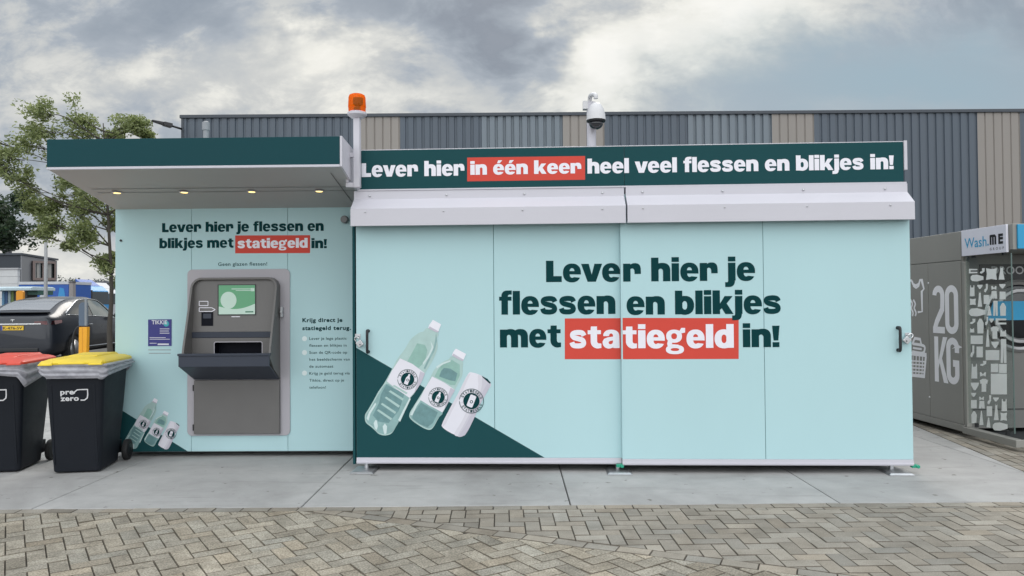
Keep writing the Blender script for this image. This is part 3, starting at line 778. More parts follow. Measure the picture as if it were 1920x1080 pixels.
m = MB(); htext(m, R, 'in één keer', (882, 328), 1090, 22.9, SY, .0025); m.build('lettering', WPRINT, sb)
m = MB(); htext(m, R, 'heel veel flessen en blikjes in!', (1101.5, 325.5), 1676, 25.2, SY, .0015); m.build('lettering', WPRINT, sb)
m = MB()
for kx in range(5):
    x = sx0 + .1 + kx * (sx1 - sx0 - .2) / 4
    m.box(x, x + .04, SY + .041, SY + .075, z1 - .004, szt - .02); m.tube([(x + .02, SY + .06, szt - .05), (x + .02, .6, z1)], .012, 6)
m.build('sign_bracket', GALV, sb)
# runners, feet
GREENC = mat('green_plastic', (.02, .32, .20), .4)
for pxx, yy, y0 in ((1162, 873, RD + .02), (1715, 874, RD + .02)):
    x, z = R.px(pxx, yy, y0)
    m = MB(); m.box(x - .03, x + .03, y0 - .02, y0 + .02, z - .012, z + .014); m.lathe([(.016, -.03), (.016, .03)], (x + .02, y0, z), 10, 'y')
    m.build('guide_stop', GREENC, dc, bevel=.004)
for pxx in (683, 1160, 1680):
    x = R.px(pxx, 876, -.02)[0]
    m = MB(); m.hexa([(x - .11, -.14, .004), (x + .11, -.14, .004), (x + .11, .12, .004), (x - .11, .12, .004)], [(x - .09, -.12, .018), (x + .09, -.12, .018), (x + .09, .12, .018), (x - .09, .12, .018)])
    m.tube([(x, .07, .015), (x, .07, .119)], .022, 10)
    m.build('foot', GALV, dc, bevel=.003)
# padlocks hang on hasps of the doors
def padlock(label, frame, pxx, pyy, y, rot):
    x, z = frame.px(pxx, pyy, y); p = frame.loc + Matrix.Rotation(frame.rz, 3, 'Z') @ Vector((x, y, z))
    t = thing('padlock', label, 'padlock', p, frame.rz)
    t.rotation_euler = (0, rot, frame.rz)
    m = MB(); m.box(-.028, .028, -.015, .015, -.075, -.022); m.build('lock_body', GALV, t, bevel=.005)
    m = MB(); m.tube([(-.018, 0, -.025), (-.018, 0, .005)] + [(.018 * math.cos(a), 0, .005 + .018 * math.sin(a)) for a in (PI * .8, PI * .6, PI * .4, PI * .2)] + [(.018, 0, .005), (.018, 0, -.025)], .005, 8)
    m.build('shackle', mat('chrome', (.75, .76, .78), .15, 1), t, smooth=True)
    m = MB(); m.lathe([(.006, 0), (.006, -.002)], (0, -.0155, -.058), 8, 'y'); m.build('keyhole', BLACK, t)
padlock('small steel padlock on the left edge of the left sliding door', R, 669, 636, -.035, -.6)
padlock('steel padlock by the black handle on the right edge of the right door', R, 1707, 630, RD - .03, .75)
for pxx, pyy, y in ((671, 630, 0), (1702, 628, RD)):
    x, z = R.px(pxx, pyy, y); m = MB()
    m.box(x - .025, x + .025, y - .006, y - .001, z - .02, z + .02); m.tube([(x + .02 * k, y - .004, z) for k in (-1, 0, 1)], .006, 6)
    m.tube([(x, y - .004, z), (x, y - .045, z), ], .006, 8)
    m.build('hasp', GALV, ld if y == 0 else rd, bevel=.002)

# ------------------------------------------------------------------ smaller return kiosk (left)
AL = .0161
oL = G(248, 857)
L = Frame(oL, -AL)
rk = thing('return_kiosk', 'pale mint return kiosk with flat dark green canopy, set back at left', 'kiosk', (oL.x, oL.y, 0), -AL)
lx0 = L.px(216, 450)[0]; lx1 = L.px(690, 600)[0]
lz0 = L.px(450, 846)[1]; lz1 = L.px(450, 393)[1]
cuts = [lx0, L.px(359, 600)[0], L.px(539.5, 600)[0], lx1]
m = MB()
for a, b in zip(cuts[:-1], cuts[1:]): m.box(a + .002, b - .002, 0, .03, lz0, lz1 + .05)
m.cur = 1
for c in cuts[1:3]: m.box(c - .0021, c + .0021, .004, .029, lz0, lz1)
wl = m.build('front_wall', [PALE, SEAM], rk, bevel=.001, seg=1)
m = MB(); m.box(lx0, lx1, .031, 2.2, lz0 + .01, lz1 + .3); m.build('body', PALE, rk)
m = MB(); m.box(lx0 + .05, lx1, .12, 2.1, .03, lz0 + .009); m.build('base_frame', DARKGAP, rk)
m = MB(); m.box(lx0 + .002, lx1, .004, .028, lz0 - .008, lz0 - .001); m.build('bottom_rail', DARKGAP, rk)  # near-black strip: the shade below the wall put into its colour
# canopy
CY = -1.07
c = lambda px, py, y=CY: (lambda q: (q[0], y, q[1]))(L.px(px, py, y))
fTL, fTR, fBL, fBR = c(87.5, 261), c(637, 256), c(87.5, 318.5), c(637, 312.5)
fz0 = (fBL[2] + fBR[2]) / 2; fz1 = (fTL[2] + fTR[2]) / 2; fx0, fx1 = fBL[0], fBR[0]
bx0, bx1 = lx0 - .002, lx1 - .02
cn = MB()
cn.hexa([(fx0, CY + .02, fz0 + .004), (fx1, CY + .02, fz0 + .004), (bx1, .06, lz1 + .001), (bx0, .06, lz1 + .001)],
        [(fx0, CY + .02, fz1 - .02), (fx1, CY + .02, fz1 - .02), (bx1, .06, lz1 + .40), (bx0, .06, lz1 + .40)])
cno = cn.build('canopy', SOFFIT, rk, bevel=.002)
m = MB(); m.box(fx0, fx1, CY, CY + .019, fz0 + .022, fz1); m.build('fascia', mat('canopy_teal', (.007, .055, .066), .5, spec=.14, var=.03, scale=2), cno, bevel=.002)
m = MB(); m.box(fx0, fx1, CY - .004, CY + .03, fz0, fz0 + .021); m.hexa([(fx1 + .001, CY, fz0 + .002), (fx1 + .02, CY, fz0 + .002), (bx1 + .02, .05, lz1 + .002), (bx1 + .001, .05, lz1 + .002)], [(fx1 + .001, CY, fz1 + .004), (fx1 + .02, CY, fz1 + .004), (bx1 + .02, .05, lz1 + .41), (bx1 + .001, .05, lz1 + .41)])
m.build('edge_trim', WMETAL, cno, bevel=.002)
def soff(px, py):                                  # point on the sloping soffit
    d = L.inv @ ray(px, py); e = L.e
    # plane through y=CY,z=fz0 and y=.06,z=lz1
    k = (lz1 - fz0) / (.06 - CY)
    t = (fz0 + k * (e.y - CY) - e.z) / (d.z - k * d.y); return e + d * t
k_s = (lz1 - fz0) / (.06 - CY)
m = MB()
for py in (354, 361):
    a, b = soff(190, py), soff(650, py - 3)
    ym = (a.y + b.y) / 2
    m.add([(fx0 + .1, ym, fz0 + k_s * (ym - CY) + .001), (fx1, ym, fz0 + k_s * (ym - CY) + .001), (fx1, ym + .008, fz0 + k_s * (ym + .008 - CY) + .001), (fx0 + .1, ym + .008, fz0 + k_s * (ym + .008 - CY) + .001)], [(0, 1, 2, 3)])
a, b = soff(619, 324), soff(659, 378)
m.add([(a.x, a.y, a.z - .001), (a.x + .008, a.y, a.z - .001), (b.x + .008, b.y, b.z - .001), (b.x, b.y, b.z - .001)], [(0, 1, 2, 3)])
m.build('soffit_seam', mat('soffit_seam', (.16, .16, .165), .7), cno, fixn=False)
LAMP = mat('lamp_glow', (.9, .75, .4), .4, emit=((1, .72, .22), 2.6))
for px_ in (219.5, 345.5, 472, 598.5):
    p = soff(px_, 361 - (px_ - 219) * .008)
    m = MB(); m.cur = 0; m.lathe([(.045, 0), (.045, -.006), (.034, -.008), (.032, -.002)], (p.x, p.y, p.z + .002), 20)
    m.cur = 1; m.lathe([(.033, -.003), (.028, -.010), (.0001, -.012)], (p.x, p.y, p.z + .002), 20)
    m.build('downlight', [WMETAL, LAMP], cno, smooth=True, angle=40)
# lettering on the wall
for tx, pa, xe_ in (('Lever hier je flessen en', (304, 435.5), 607), ('blikjes met', (299, 465.5), 438), ('in!', (584, 465.5), 613)):
    m = MB(); htext(m, L, tx, pa, xe_, 17, 0, .0015); m.build('lettering', INK, wl)
m = MB(); m.flat([pxpoly(L, [(441, 475), (441, 441.5), (581.5, 441), (581.5, 474.5)], 0)], dec(L, -.001)); m.build('red_highlight', RED, wl)
m = MB(); htext(m, L, 'statiegeld', (445.5, 465.5), 577, 16.5, 0, .0025); m.build('lettering', WPRINT, wl)
def ltext(mb, frame, txt, pa, pxb, cap_px, y, layer, off=0.0, sp=1.0, shear=0):
    x0, zb = frame.px(pa[0], pa[1], y); x1 = frame.px(pxb, pa[1], y)[0] if pxb else None; zt = frame.px(pa[0], pa[1] - cap_px, y)[1]
    light_text(mb, txt, x0, x1, zb, zt - zb, lambda x, z, l: (x, y - layer, z), off, sp, shear)
m = MB(); ltext(m, L, 'Geen glazen flessen!', (409, 498.5), 501, 6.5, 0, .0015, .008, 1.08); m.build('lettering', INK, wl)
m = MB(); ltext(m, L, 'Krijg direct je', (567, 603.8), 642, 7.2, 0, .0015, .035, 1.12); m.build('lettering', INK, wl)
m = MB(); ltext(m, L, 'statiegeld terug.', (567, 618.8), 658, 7.2, 0, .0015, .035, 1.12); m.build('lettering', INK, wl)
for y_, xe_, tx in ((637.2, 650, 'Lever je lege plastic'), (650.2, 650, 'flessen en blikjes in'), (663.4, 651, 'Scan de QR-code op'), (676.4, 656, 'het beeldscherm van'), (689.4, 625, 'de automaat'), (702.4, 656, 'Krijg je geld terug via'), (715.6, 645, 'Tikkie, direct op je'), (728.8, 611, 'telefoon!')):
    m = MB(); ltext(m, L, tx, (580, y_), xe_, 5.0, 0, .0015, .006, 1.06); m.build('small_print', INK, wl)
for y_ in (635, 661, 699.5):
    m = MB(); x, z = L.px(571, y_); r = .025; m.flat([arc(x, z, r, r, 0, 345, 20)], dec(L, -.0012)); m.build('bullet_mark', mat('bullet_print', (.72, .82, .83), .45), wl)
m = MB(); zr = lz0 + .001
a, b = L.px(224, 766), L.px(352, 845)
m.flat([[(lx0 + .002, zr), (b[0], zr), (lx0 + .002, a[1] + (a[0] - lx0) * .55)]], dec(L, -.001)); m.build('dark_wedge', DEEP, wl)
cap0 = Z8([(590, 65)])[0]
artwork(L, 0, wl, lambda p: (291 + .435 * (p[0] - cap0[0]), 746 + .44 * (p[1] - cap0[1])), 'bottle_print')
m = MB(); x, z = L.px(227, 451); m.lathe([(.012, 0), (.012, -.008)], (x, -.0005, z), 12, 'y'); m.build('vent_plug', BLACK, wl)
x, z = L.px(645, 411, -.06); m = MB(); m.lathe([(.02, .06), (.02, 0), (.038, -.01), (.038, -.05), (.03, -.065)], (x, 0, z), 16, 'y'); m.build('sensor', mat('sensor_grey', (.22, .22, .225), .5), wl, smooth=True, angle=40)
# vent pipe on its roof
x, z = L.px(386, 256, 1.2); zt = L.px(386, 228, 1.2)[1]
m = MB(); m.lathe([(.032, 0), (.032, zt - z + .2), ], (x, 1.2, z - .25), 16); m.lathe([(.042, 0), (.042, .09), (.015, .105)], (x, 1.2, zt - .1), 16); m.build('vent_pipe', mat('pipe_grey', (.24, .25, .27), .5), rk, smooth=True, angle=40)

# ------------------------------------------------------------------ bottle return machine set in the wall
mx0, mz0 = L.px(352, 817); mx1, mz1 = L.px(544, 504)
rm = thing('return_machine', 'grey bottle return machine with green screen and sloping tray in the kiosk wall', 'return machine', (oL.x, oL.y, 0), -AL)
m = MB(); m.prism(rrect(mx0, mx1, mz0, mz1, .05), -.002, -.012, lambda p, q, t: (p, t, q)); m.build('surround_plate', PLATE, rm, bevel=.002)
hx0 = L.px(366, 600)[0]; hx1 = L.px(526.5, 600)[0]
hzt = L.px(450, 520, -.1)[1]; hzb = L.px(450, 711)[1]; dzb = L.px(450, 812.5)[1]
ztray = L.px(430, 667, -.34)[1]; zlip = L.px(430, 687, -.355)[1]
m = MB(); m.box(hx0 + .005, hx1, -.045, -.012, dzb, hzb - .004); ldo = m.build('lower_door', GREYM, rm, bevel=.006)
m = MB()
for f_ in (.12, .85): m.box(hx0 - .008, hx0 + .004, -.04, -.013, dzb + (hzb - dzb) * f_ - .03, dzb + (hzb - dzb) * f_ + .03)
m.build('hinge', BLACK, ldo)
def pdep(z):
    t = max(0, min(1, (hzt - z) / (hzt - ztray))); return -(.09 + .22 * t ** 1.1)
T = .022; r = .10
outer = [(hx0, hzb)] + [(hx0, hzb + (hzt - r - hzb) * k / 8) for k in range(1, 8)] + [(hx0 + r - r * math.cos(a), hzt - r + r * math.sin(a)) for a in [PI / 2 * k / 8 for k in range(9)]] \
      + [(hx1 - r + r * math.sin(a), hzt - r + r * math.cos(a)) for a in [PI / 2 * k / 8 for k in range(9)]] + [(hx1, hzt - r + (hzb - hzt + r) * k / 8) for k in range(1, 8)] + [(hx1, hzb)]
cxm = (hx0 + hx1) / 2
def inn(p):
    x, z = p; ri = r - T
    if z <= hzt - r: return (x + T if x < cxm else x - T, z)
    cx_ = hx0 + r if x < cxm else hx1 - r
    if hx0 + r < x < hx1 - r: return (x, z - T)
    dx, dz = x - cx_, z - (hzt - r); return (cx_ + dx * ri / r, hzt - r + dz * ri / r)
def dep(z):                                       # front edge of the hood: leans out, then cuts back under the tray
    if z >= zlip + .02: return pdep(z)
    return -.012 + (pdep(ztray) + .012) * max(0, (z - hzb)) / (zlip + .02 - hzb)
rings = []
for p in outer:
    q = inn(p); d_ = dep(p[1]); rings.append([(p[0], -.012, p[1]), (p[0], d_, p[1]), (q[0], d_, q[1]), (q[0], -.012, q[1])])
m = MB(); m.loft(rings); m.build('housing', GREYM, rm, bevel=.004)
# inner panels
zmid1 = L.px(430, 622, -.10)[1]; zmid2 = L.px(430, 633, -.10)[1]
ix0, ix1 = hx0 + T, hx1 - T
pt, pb = -.055, -.105
def ytilt(z): return pt + (pb - pt) * (hzt - T - z) / (hzt - T - zmid1)
m = MB(); poly = rrect(ix0, ix1, zmid1, hzt - T, [.001, r - T, r - T, .001])
m.prism(poly, 0, .02, lambda p, q, t: (p, ytilt(q) + t, q)); fp = m.build('display_panel', GREYM, rm)
m = MB(); m.box(ix0, ix1, pb - .02, -.02, zmid2, zmid1 - .002); m.build('trim_band', SLATE, rm, bevel=.003)
ox0, oz1 = L.px(402.5, 642, -.12); ox1 = L.px(491, 642, -.12)[0]; oz0 = ztray - .03
m = MB(); y_ = -.12
o_ = [(ix0, oz0), (ix1, oz0), (ix1, zmid2 - .002), (ix0, zmid2 - .002)]; hole = rrect(ox0, ox1, oz0 + .002, oz1, [.001, .015, .015, .001], 4)
m.flat([o_, hole], lambda x, z: (x, y_, z)); m.cur = 1
nh = len(hole)
m.add([(p[0], y_, p[1]) for p in hole] + [(p[0], y_ + .1, p[1]) for p in hole], [(i, (i + 1) % nh, nh + (i + 1) % nh, nh + i) for i in range(nh)] + [tuple(range(nh, 2 * nh))])
m.build('intake_opening', [GREYM, NAVYG], rm)
m = MB(); hr = rrect(ox0 - .008, ox1 + .008, oz0 + .002, oz1 + .008, [.001, .02, .02, .001], 4)
m.flat([hr, hole], lambda x, z: (x, y_ - .002, z)); m.build('opening_rim', PLATE, rm)
# screen
def on_panel(pxs, lift):
    out = []
    for a, b in pxs:
        y = -.08
        for _ in range(4):
            x, z = L.px(a, b, y); y = ytilt(z) - lift
        out.append((x, y, z))
    return out
def panel_face(mb, pts, lift):
    v_ = on_panel(pts, lift); tri = tessellate_polygon([[Vector((p[0], p[2], 0)) for p in v_]]); mb.add(v_, [tuple(t) for t in tri])
SCR_G = mat('screen_green', (.05, .2, .1), .25, emit=(lin(78, 140, 100), .45)); SCR_W = mat('screen_white', (.3, .4, .35), .25, emit=(lin(165, 190, 178), .45)); SCR_D = mat('screen_ink', (.02, .1, .06), .25, emit=(lin(60, 110, 85), .4))
m = MB(); panel_face(m, [(408, 591.5), (408, 533.5), (480, 533), (480, 591)], .004); so_ = m.build('screen', BLACK, rm)
m = MB(); m.cur = 0; panel_face(m, [(410, 589.5), (410, 535), (478, 534.5), (478, 589)], .0055)
m.cur = 1; panel_face(m, [(410.2, 589.3), (410.2, 575)] + [(412 + t * 66, 575 + 7 * math.sin(t * PI) - 5.5 * t) for t in [k / 12 for k in range(13)]] + [(478, 589)], .0065)
panel_face(m, [(x, y) for x, y in arc(428.5, 563, 15, 16, 0, 350, 28)], .0075)
for (a, b, c_, d_) in ((434, 541, 474, 542.5), (442, 544, 474, 545.2), (470, 540, 477, 546)): panel_face(m, [(a, d_), (a, b), (c_, b), (c_, d_)], .0078)
m.cur = 2; panel_face(m, [(460, 586), (460, 583.5), (475, 583.3), (475, 585.8)], .0078)
m.build('screen_image', [SCR_G, SCR_W, SCR_D], so_)
m = MB(); panel_face(m, [(377.5, 611), (377.5, 585), (399.5, 585), (399.5, 611)], .004); m.cur = 1; panel_face(m, [(381, 597), (381, 588), (396, 588), (396, 597)], .006); m.build('scanner', [NAVYG, SLATE], rm)
m = MB()
def line_loop(mb, pts, wd, lift):
    n_ = len(pts)
    for i in range(n_):
        a, b = pts[i], pts[(i + 1) % n_]; dx, dy = b[0] - a[0], b[1] - a[1]; l = math.hypot(dx, dy); px_, py_ = -dy / l * wd / 2, dx / l * wd / 2
        panel_face(mb, [(a[0] + px_, a[1] + py_), (b[0] + px_, b[1] + py_), (b[0] - px_, b[1] - py_), (a[0] - px_, a[1] - py_)], lift + .0002 * i)
line_loop(m, [(373.5, 573), (373.5, 565), (390, 565), (390, 573)], 1.3, .002)
line_loop(m, [(373.5, 584), (373.5, 577), (397, 577), (403.5, 580.5), (397, 584)], 1.3, .002)
panel_face(m, [(434, 594.5), (434, 593), (450, 593), (450, 594.5)], .002)
m.build('pictogram', WPRINT, fp)
# tray
tx0, tx1 = L.px(336, 675, -.355)[0], L.px(501, 675, -.355)[0]
tx0 = min(tx0, hx0 - .002); TY = -.355
m = MB()
m.hexa([(tx0, TY, zlip), (tx1 + .02, TY, zlip), (hx1 - .004, -.05, hzb + .003), (hx0 + .012, -.05, hzb + .003)],
       [(tx0, TY, zlip + .012), (tx1 + .02, TY, zlip + .012), (hx1 - .004, -.05, hzb + .02), (hx0 + .012, -.05, hzb + .02)])
m.hexa([(tx0, TY - .002, zlip - .002), (tx1 + .02, TY - .002, zlip - .002), (tx1 + .02, TY + .018, zlip - .002), (tx0, TY + .018, zlip - .002)],
       [(tx0, TY - .002, ztray), (tx1 + .02, TY - .002, ztray), (tx1 + .02, TY + .018, ztray), (tx0, TY + .018, ztray)])
m.box(tx0 - .006, tx1 + .026, TY - .012, TY + .03, ztray + .001, ztray + .022)
for xx in (tx0, ):
    m.hexa([(xx, TY + .018, zlip), (xx + .012, TY + .018, zlip), (hx0 + .02, -.05, hzb + .02), (hx0 + .008, -.05, hzb + .02)], [(xx, TY + .018, ztray), (xx + .012, TY + .018, ztray), (hx0 + .02, -.05, ztray), (hx0 + .008, -.05, ztray)])
m.box(ix0, ix1, TY + .05, -.12, ztray - .05, ztray - .035)
m.build('tray', SLATE, rm, bevel=.002)
m = MB(); x, z = L.px(527, 585, -.03); m.box(x - .002, x + .022, -.06, -.013, z - .05, z + .05); m.lathe([(.012, 0), (.012, -.02)], (x + .012, -.06, z), 10, 'y'); m.build('door_lock', GALV, rm, bevel=.003)
# pay-back poster beside it
ps = thing('poster', 'small dark blue payment poster stuck left of the return machine', 'poster', (oL.x, oL.y, 0), -AL)
NAVY = mat('poster_blue', (.028, .03, .20), .4); WP = mat('poster_white', (.62, .63, .72), .45); CYN = mat('poster_cyan', (.03, .36, .42), .45)
m = MB(); m.prism(pxpoly(L, [(278, 649), (278, 599), (322, 598.5), (322, 648.5)], 0), -.001, -.004, lambda p, q, t: (p, t, q)); m.build('sheet', NAVY, ps)
m = MB(); m.cur = 1; x, z = L.px(312, 607); m.flat([arc(x, z, .028, .028, 0, 350, 20)], dec(L, -.0045))
m.cur = 0
ltext(m, L, 'TIKKIE', (285, 607.8), 314, 7.4, 0, .0055, .02)
for (a, b, c_, d_) in ((300, 616, 318, 617.2), (300, 620, 317, 621.2), (300, 624, 318, 625.2), (281, 632.5, 311, 633.6), (281, 635.5, 319, 636.5), (281, 643, 294, 644), (296, 644, 317, 647)):
    m.flat([pxpoly(L, [(a, d_), (a, b), (c_, b), (c_, d_)], 0)], dec(L, -.005))
m.build('poster_print', [WP, CYN], ps)
m = MB()
for (a, b, c_, d_) in ((278, 655.5, 321, 656.6), (279, 661.8, 320, 662.8)): m.flat([pxpoly(L, [(a, d_), (a, b), (c_, b), (c_, d_)], 0)], dec(L, -.0012))
m.build('caption', mat('caption_print', (.22, .18, .20), .5), ps)

# ------------------------------------------------------------------ beacon and security camera
bp = R.px(670, 350, -.10)
B = R.loc + Matrix.Rotation(R.rz, 3, 'Z') @ Vector((bp[0], -.10, 0))
bk = thing('warning_beacon', 'orange warning beacon on a white square post between the two kiosks', 'beacon', (B.x, B.y, 0), R.rz)
zb0 = bp[1]; zb1 = R.px(670, 216, -.10)[1]; zb2 = R.px(670, 177, -.10)[1]
m = MB(); m.box(-.028, .028, -.03, .03, zb0 - .01, zb1 - .02); m.build('post', WMETAL, bk, bevel=.004)
za = R.px(670, 291, -.1)[1]
m = MB(); m.box(-.10, -.0285, -.02, .02, za - .02, za + .02); m.box(-.10, -.0285, -.02, .02, zb0 - .005, zb0 + .035); m.box(-.10, -.075, -.024, .024, zb0 + .036, za - .021); m.build('bracket', WMETAL, bk, bevel=.003)
m = MB(); m.lathe([(.03, -.03), (.055, -.025), (.085, .0), (.085, .02), (.07, .03)], (0, 0, zb1), 24); m.build('beacon_base', WMETAL, bk, smooth=True, angle=40)
h = zb2 - zb1
AMB = bpy.data.materials.new('amber_lens'); AMB.use_nodes = True; t = NT(AMB.node_tree); p = t.n['Principled BSDF']
p.inputs['Base Color'].default_value = (.95, .26, .01, 1); p.inputs['Roughness'].default_value = .18
tr_a = t.new('ShaderNodeBsdfTransparent'); tr_a.inputs[0].default_value = (1, .36, .02, 1)
tl_a = t.new('ShaderNodeBsdfTranslucent'); tl_a.inputs[0].default_value = (1, .30, .01, 1)
mx_a = t.new('ShaderNodeMixShader'); mx_a.inputs[0].default_value = .30; t.l.new(tr_a.outputs[0], mx_a.inputs[1]); t.l.new(tl_a.outputs[0], mx_a.inputs[2])
mx_b = t.new('ShaderNodeMixShader'); mx_b.inputs[0].default_value = .22; t.l.new(mx_a.outputs[0], mx_b.inputs[1]); t.l.new(p.outputs[0], mx_b.inputs[2])
t.l.new(mx_b.outputs[0], t.n['Material Output'].inputs[0])
prof = [(.074, .03), (.077, .06), (.076, .065), (.079, .07), (.078, h * .5), (.075, h * .85), (.068, h * .95), (.05, h), (.0001, h + .004)]
m = MB(); m.lathe(prof, (0, 0, zb1), 32); m.build('lens', AMB, bk, smooth=True, angle=40)
m = MB(); m.tube([(0, 0, zb1 + .03), (0, 0, zb1 + .07)], .03, 12); m.lathe([(.02, 0), (.044, .02), (.046, .05), (.044, .075)], (.012, -.012, zb1 + h * .40), 12); m.build('reflector', mat('lamp_black', (.03, .03, .035)), bk)

cp = R.px(1109, 275, .12)
C0 = R.loc + Matrix.Rotation(R.rz, 3, 'Z') @ Vector((cp[0], .12, 0))
sc_ = thing('security_camera', 'white dome security camera on a pole behind the dark green sign', 'camera', (C0.x, C0.y, 0), R.rz)
cz = lambda py, y=.12: R.px(1115, py, y)[1]
CAMW = mat('camera_white', (.62, .62, .64), .3, var=.03)
m = MB(); m.tube([(0, 0, z1 - .02), (0, 0, cz(192))], .042, 14); m.build('pole', WMETAL, sc_, smooth=True, angle=40)
m = MB(); m.tube(spline([(-.01, .0, cz(200)), (-.012, -.02, cz(186)), (0.0, -.07, cz(182)), (.03, -.12, cz(185)), (.035, -.125, cz(192))], 5), .02, 12); m.box(-.075, -.02, -.03, .04, cz(205), cz(190)); m.build('mounting_arm', CAMW, sc_, smooth=True, angle=40)
cx_, cy_ = .035, -.125
top, mid, bot = cz(194, 0), cz(226, 0), cz(243, 0)
m = MB(); m.lathe([(.03, top), (.045, top - .012), (.068, top - .05), (.082, top - .10), (.086, mid + .012), (.088, mid)], (cx_, cy_, 0), 28); m.build('housing', CAMW, sc_, smooth=True, angle=40)
m = MB(); m.lathe([(.083, mid - .001), (.083, mid - .014), (.07, mid - .018)], (cx_, cy_, 0), 28); m.build('collar', BLACK, sc_, smooth=True)
m = MB(); m.lathe([(.062, mid - .018)] + [(.062 * math.cos(a), mid - .03 - (mid - .03 - bot) * math.sin(a)) for a in [PI / 2 * k / 8 for k in range(9)]], (cx_, cy_, 0), 24); m.build('dome', mat('smoked_dome', (.03, .032, .04), .06, coat=.5), sc_, smooth=True)

# ------------------------------------------------------------------ wheelie bins
BINB = mat('bin_plastic', (.010, .0125, .018), .52, spec=.2, var=.08, scale=6, bump=.15, bscale=180)
BAG = bpy.data.materials.new('grey_bin_bag'); BAG.use_nodes = True; t = NT(BAG.node_tree); p = t.n['Principled BSDF']
bn = t.noise(t.new('ShaderNodeTexCoord').outputs['Object'], 14, 5, .6); t.l.new(t.ramp(bn.outputs[0], [(.3, (.30, .30, .34)), (.7, (.52, .52, .57))]), p.inputs['Base Color'])
p.inputs['Roughness'].default_value = .28; p.inputs['Alpha'].default_value = .9
LIDY = mat('yellow_lid', (.78, .57, .03), .42, var=.11, scale=8); LIDR = mat('red_lid', (.60, .055, .028), .42, var=.11, scale=8)
def rr3(x0, x1, y0, y1, r, z, n=5): return [(a, b, z) for a, b in rrect(x0, x1, y0, y1, r, n)]
def make_bin(label, loc, rz, lid, seed):
    rnd = random.Random(seed)
    t = thing('wheelie_bin', label, 'bin', loc, rz, 'wheelie bins beside the return kiosk')
    m = MB()
    rings = []
    for z, w_, y0, y1, r_ in ((.012, .37, .01, .44, .03), (.02, .40, 0, .47, .045), (.30, .43, -.022, .51, .05), (.60, .46, -.044, .55, .05), (.90, .49, -.066, .58, .05), (.905, .53, -.085, .60, .045), (.97, .54, -.09, .61, .045)):
        rings.append(rr3(-w_ / 2, w_ / 2, y0, y1, r_, z))
    m.loft(rings); b = m.build('bin_body', BINB, t, bevel=.006, smooth=True, angle=40)
    m = MB()                                             # pressed front panel
    fy = lambda z: -.022 * (z - .02) / .28 if z < .30 else -.022 - .022 * (z - .3) / .3
    for xa, xb in ((-.185, -.172), (.172, .185)):
        m.hexa([(xa, fy(.08) - .004, .08), (xb, fy(.08) - .004, .08), (xb, fy(.08) + .02, .08), (xa, fy(.08) + .02, .08)], [(xa - .015, fy(.8) - .004, .8), (xb - .01, fy(.8) - .004, .8), (xb - .01, fy(.8) + .02, .8), (xa - .015, fy(.8) + .02, .8)])
    m.build('rib', BINB, b, bevel=.003)
    # bag folded over the rim
    m = MB(); n = 96; base = rrect(-.282, .282, -.115, .63, .06, 23)
    rows = 14; ringsb = []
    for k in range(rows):
        s_ = k / (rows - 1); ring = []
        for i, (x, y) in enumerate(base):
            ang = i / len(base) * 2 * PI
            drop = .10 + .05 * noise.noise(Vector((x * 3 + seed, y * 3, 1.3))) + .03 * math.sin(ang * 2 + seed) + .07 * math.exp(-((x - .27) ** 2 + (y + .05) ** 2) / .006)
            dx_ = x / max(abs(x), .0001) * min(1, abs(x) / .282); dy_ = (y - .27) / .39
            puff = .003 + .006 * s_ + .016 * noise.noise(Vector((x * 5, y * 5, s_ * 5 + seed))) + .010 * math.sin(s_ * 17 + 3 * noise.noise(Vector((x * 4, y * 4, seed)))) + .010 * noise.noise(Vector((x * 18, y * 18, s_ * 9 + seed)))
            shrink = -.035 * max(0, s_ - .55)
            z = .985 - s_ * drop + .004 * noise.noise(Vector((x * 16, y * 16, seed)))
            ring.append((x + dx_ * (puff + shrink), y + dy_ * (puff + shrink), z))
        ringsb.append(ring)
    m.loft(ringsb, cap=False); bg = m.build('bin_bag', BAG, t, smooth=True)
    # lid
    m = MB()
    L_ = [rr3(-.275, .275, -.115, .625, .05, .972), rr3(-.277, .277, -.12, .625, .05, 1.0), rr3(-.265, .265, -.105, .615, .05, 1.012), rr3(-.23, .23, -.05, .58, .06, 1.028), rr3(-.19, .19, .02, .52, .06, 1.036)]
    m.loft(L_)
    m.build('lid', lid, t, smooth=True, angle=50, bevel=.004)
    lid_o = t.children[-1]
    m = MB(); m.hexa([(-.11, -.128, .985), (.11, -.128, .985), (.15, .12, 1.03), (-.15, .12, 1.03)], [(-.10, -.12, 1.006), (.10, -.12, 1.006), (.13, .10, 1.047), (-.13, .10, 1.047)])
    m.hexa([(-.13, .13, 1.03), (.13, .13, 1.03), (.17, .56, 1.03), (-.17, .56, 1.03)], [(-.12, .14, 1.05), (.12, .14, 1.05), (.15, .54, 1.052), (-.15, .54, 1.052)])
    m.build('lid_ridge', lid, lid_o, bevel=.006)
    for sx_ in (-1, 1):
        m = MB(); m.hexa([(sx_ * .205 - .06, -.150, .978), (sx_ * .205 + .06, -.150, .978), (sx_ * .205 + .06, -.10, .985), (sx_ * .205 - .06, -.10, .985)], [(sx_ * .205 - .05, -.145, .996), (sx_ * .205 + .05, -.145, .996), (sx_ * .205 + .05, -.09, 1.018), (sx_ * .205 - .05, -.09, 1.018)])
        m.build('lid_handle', lid, lid_o, bevel=.005)
    m = MB(); m.tube([(-.22, .66, .99), (.22, .66, .99)], .014, 10)
    for x in (-.22, 0, .22): m.box(x - .02, x + .02, .60, .67, .965, 1.0)
    m.build('grab_handle', BINB, t, bevel=.003)
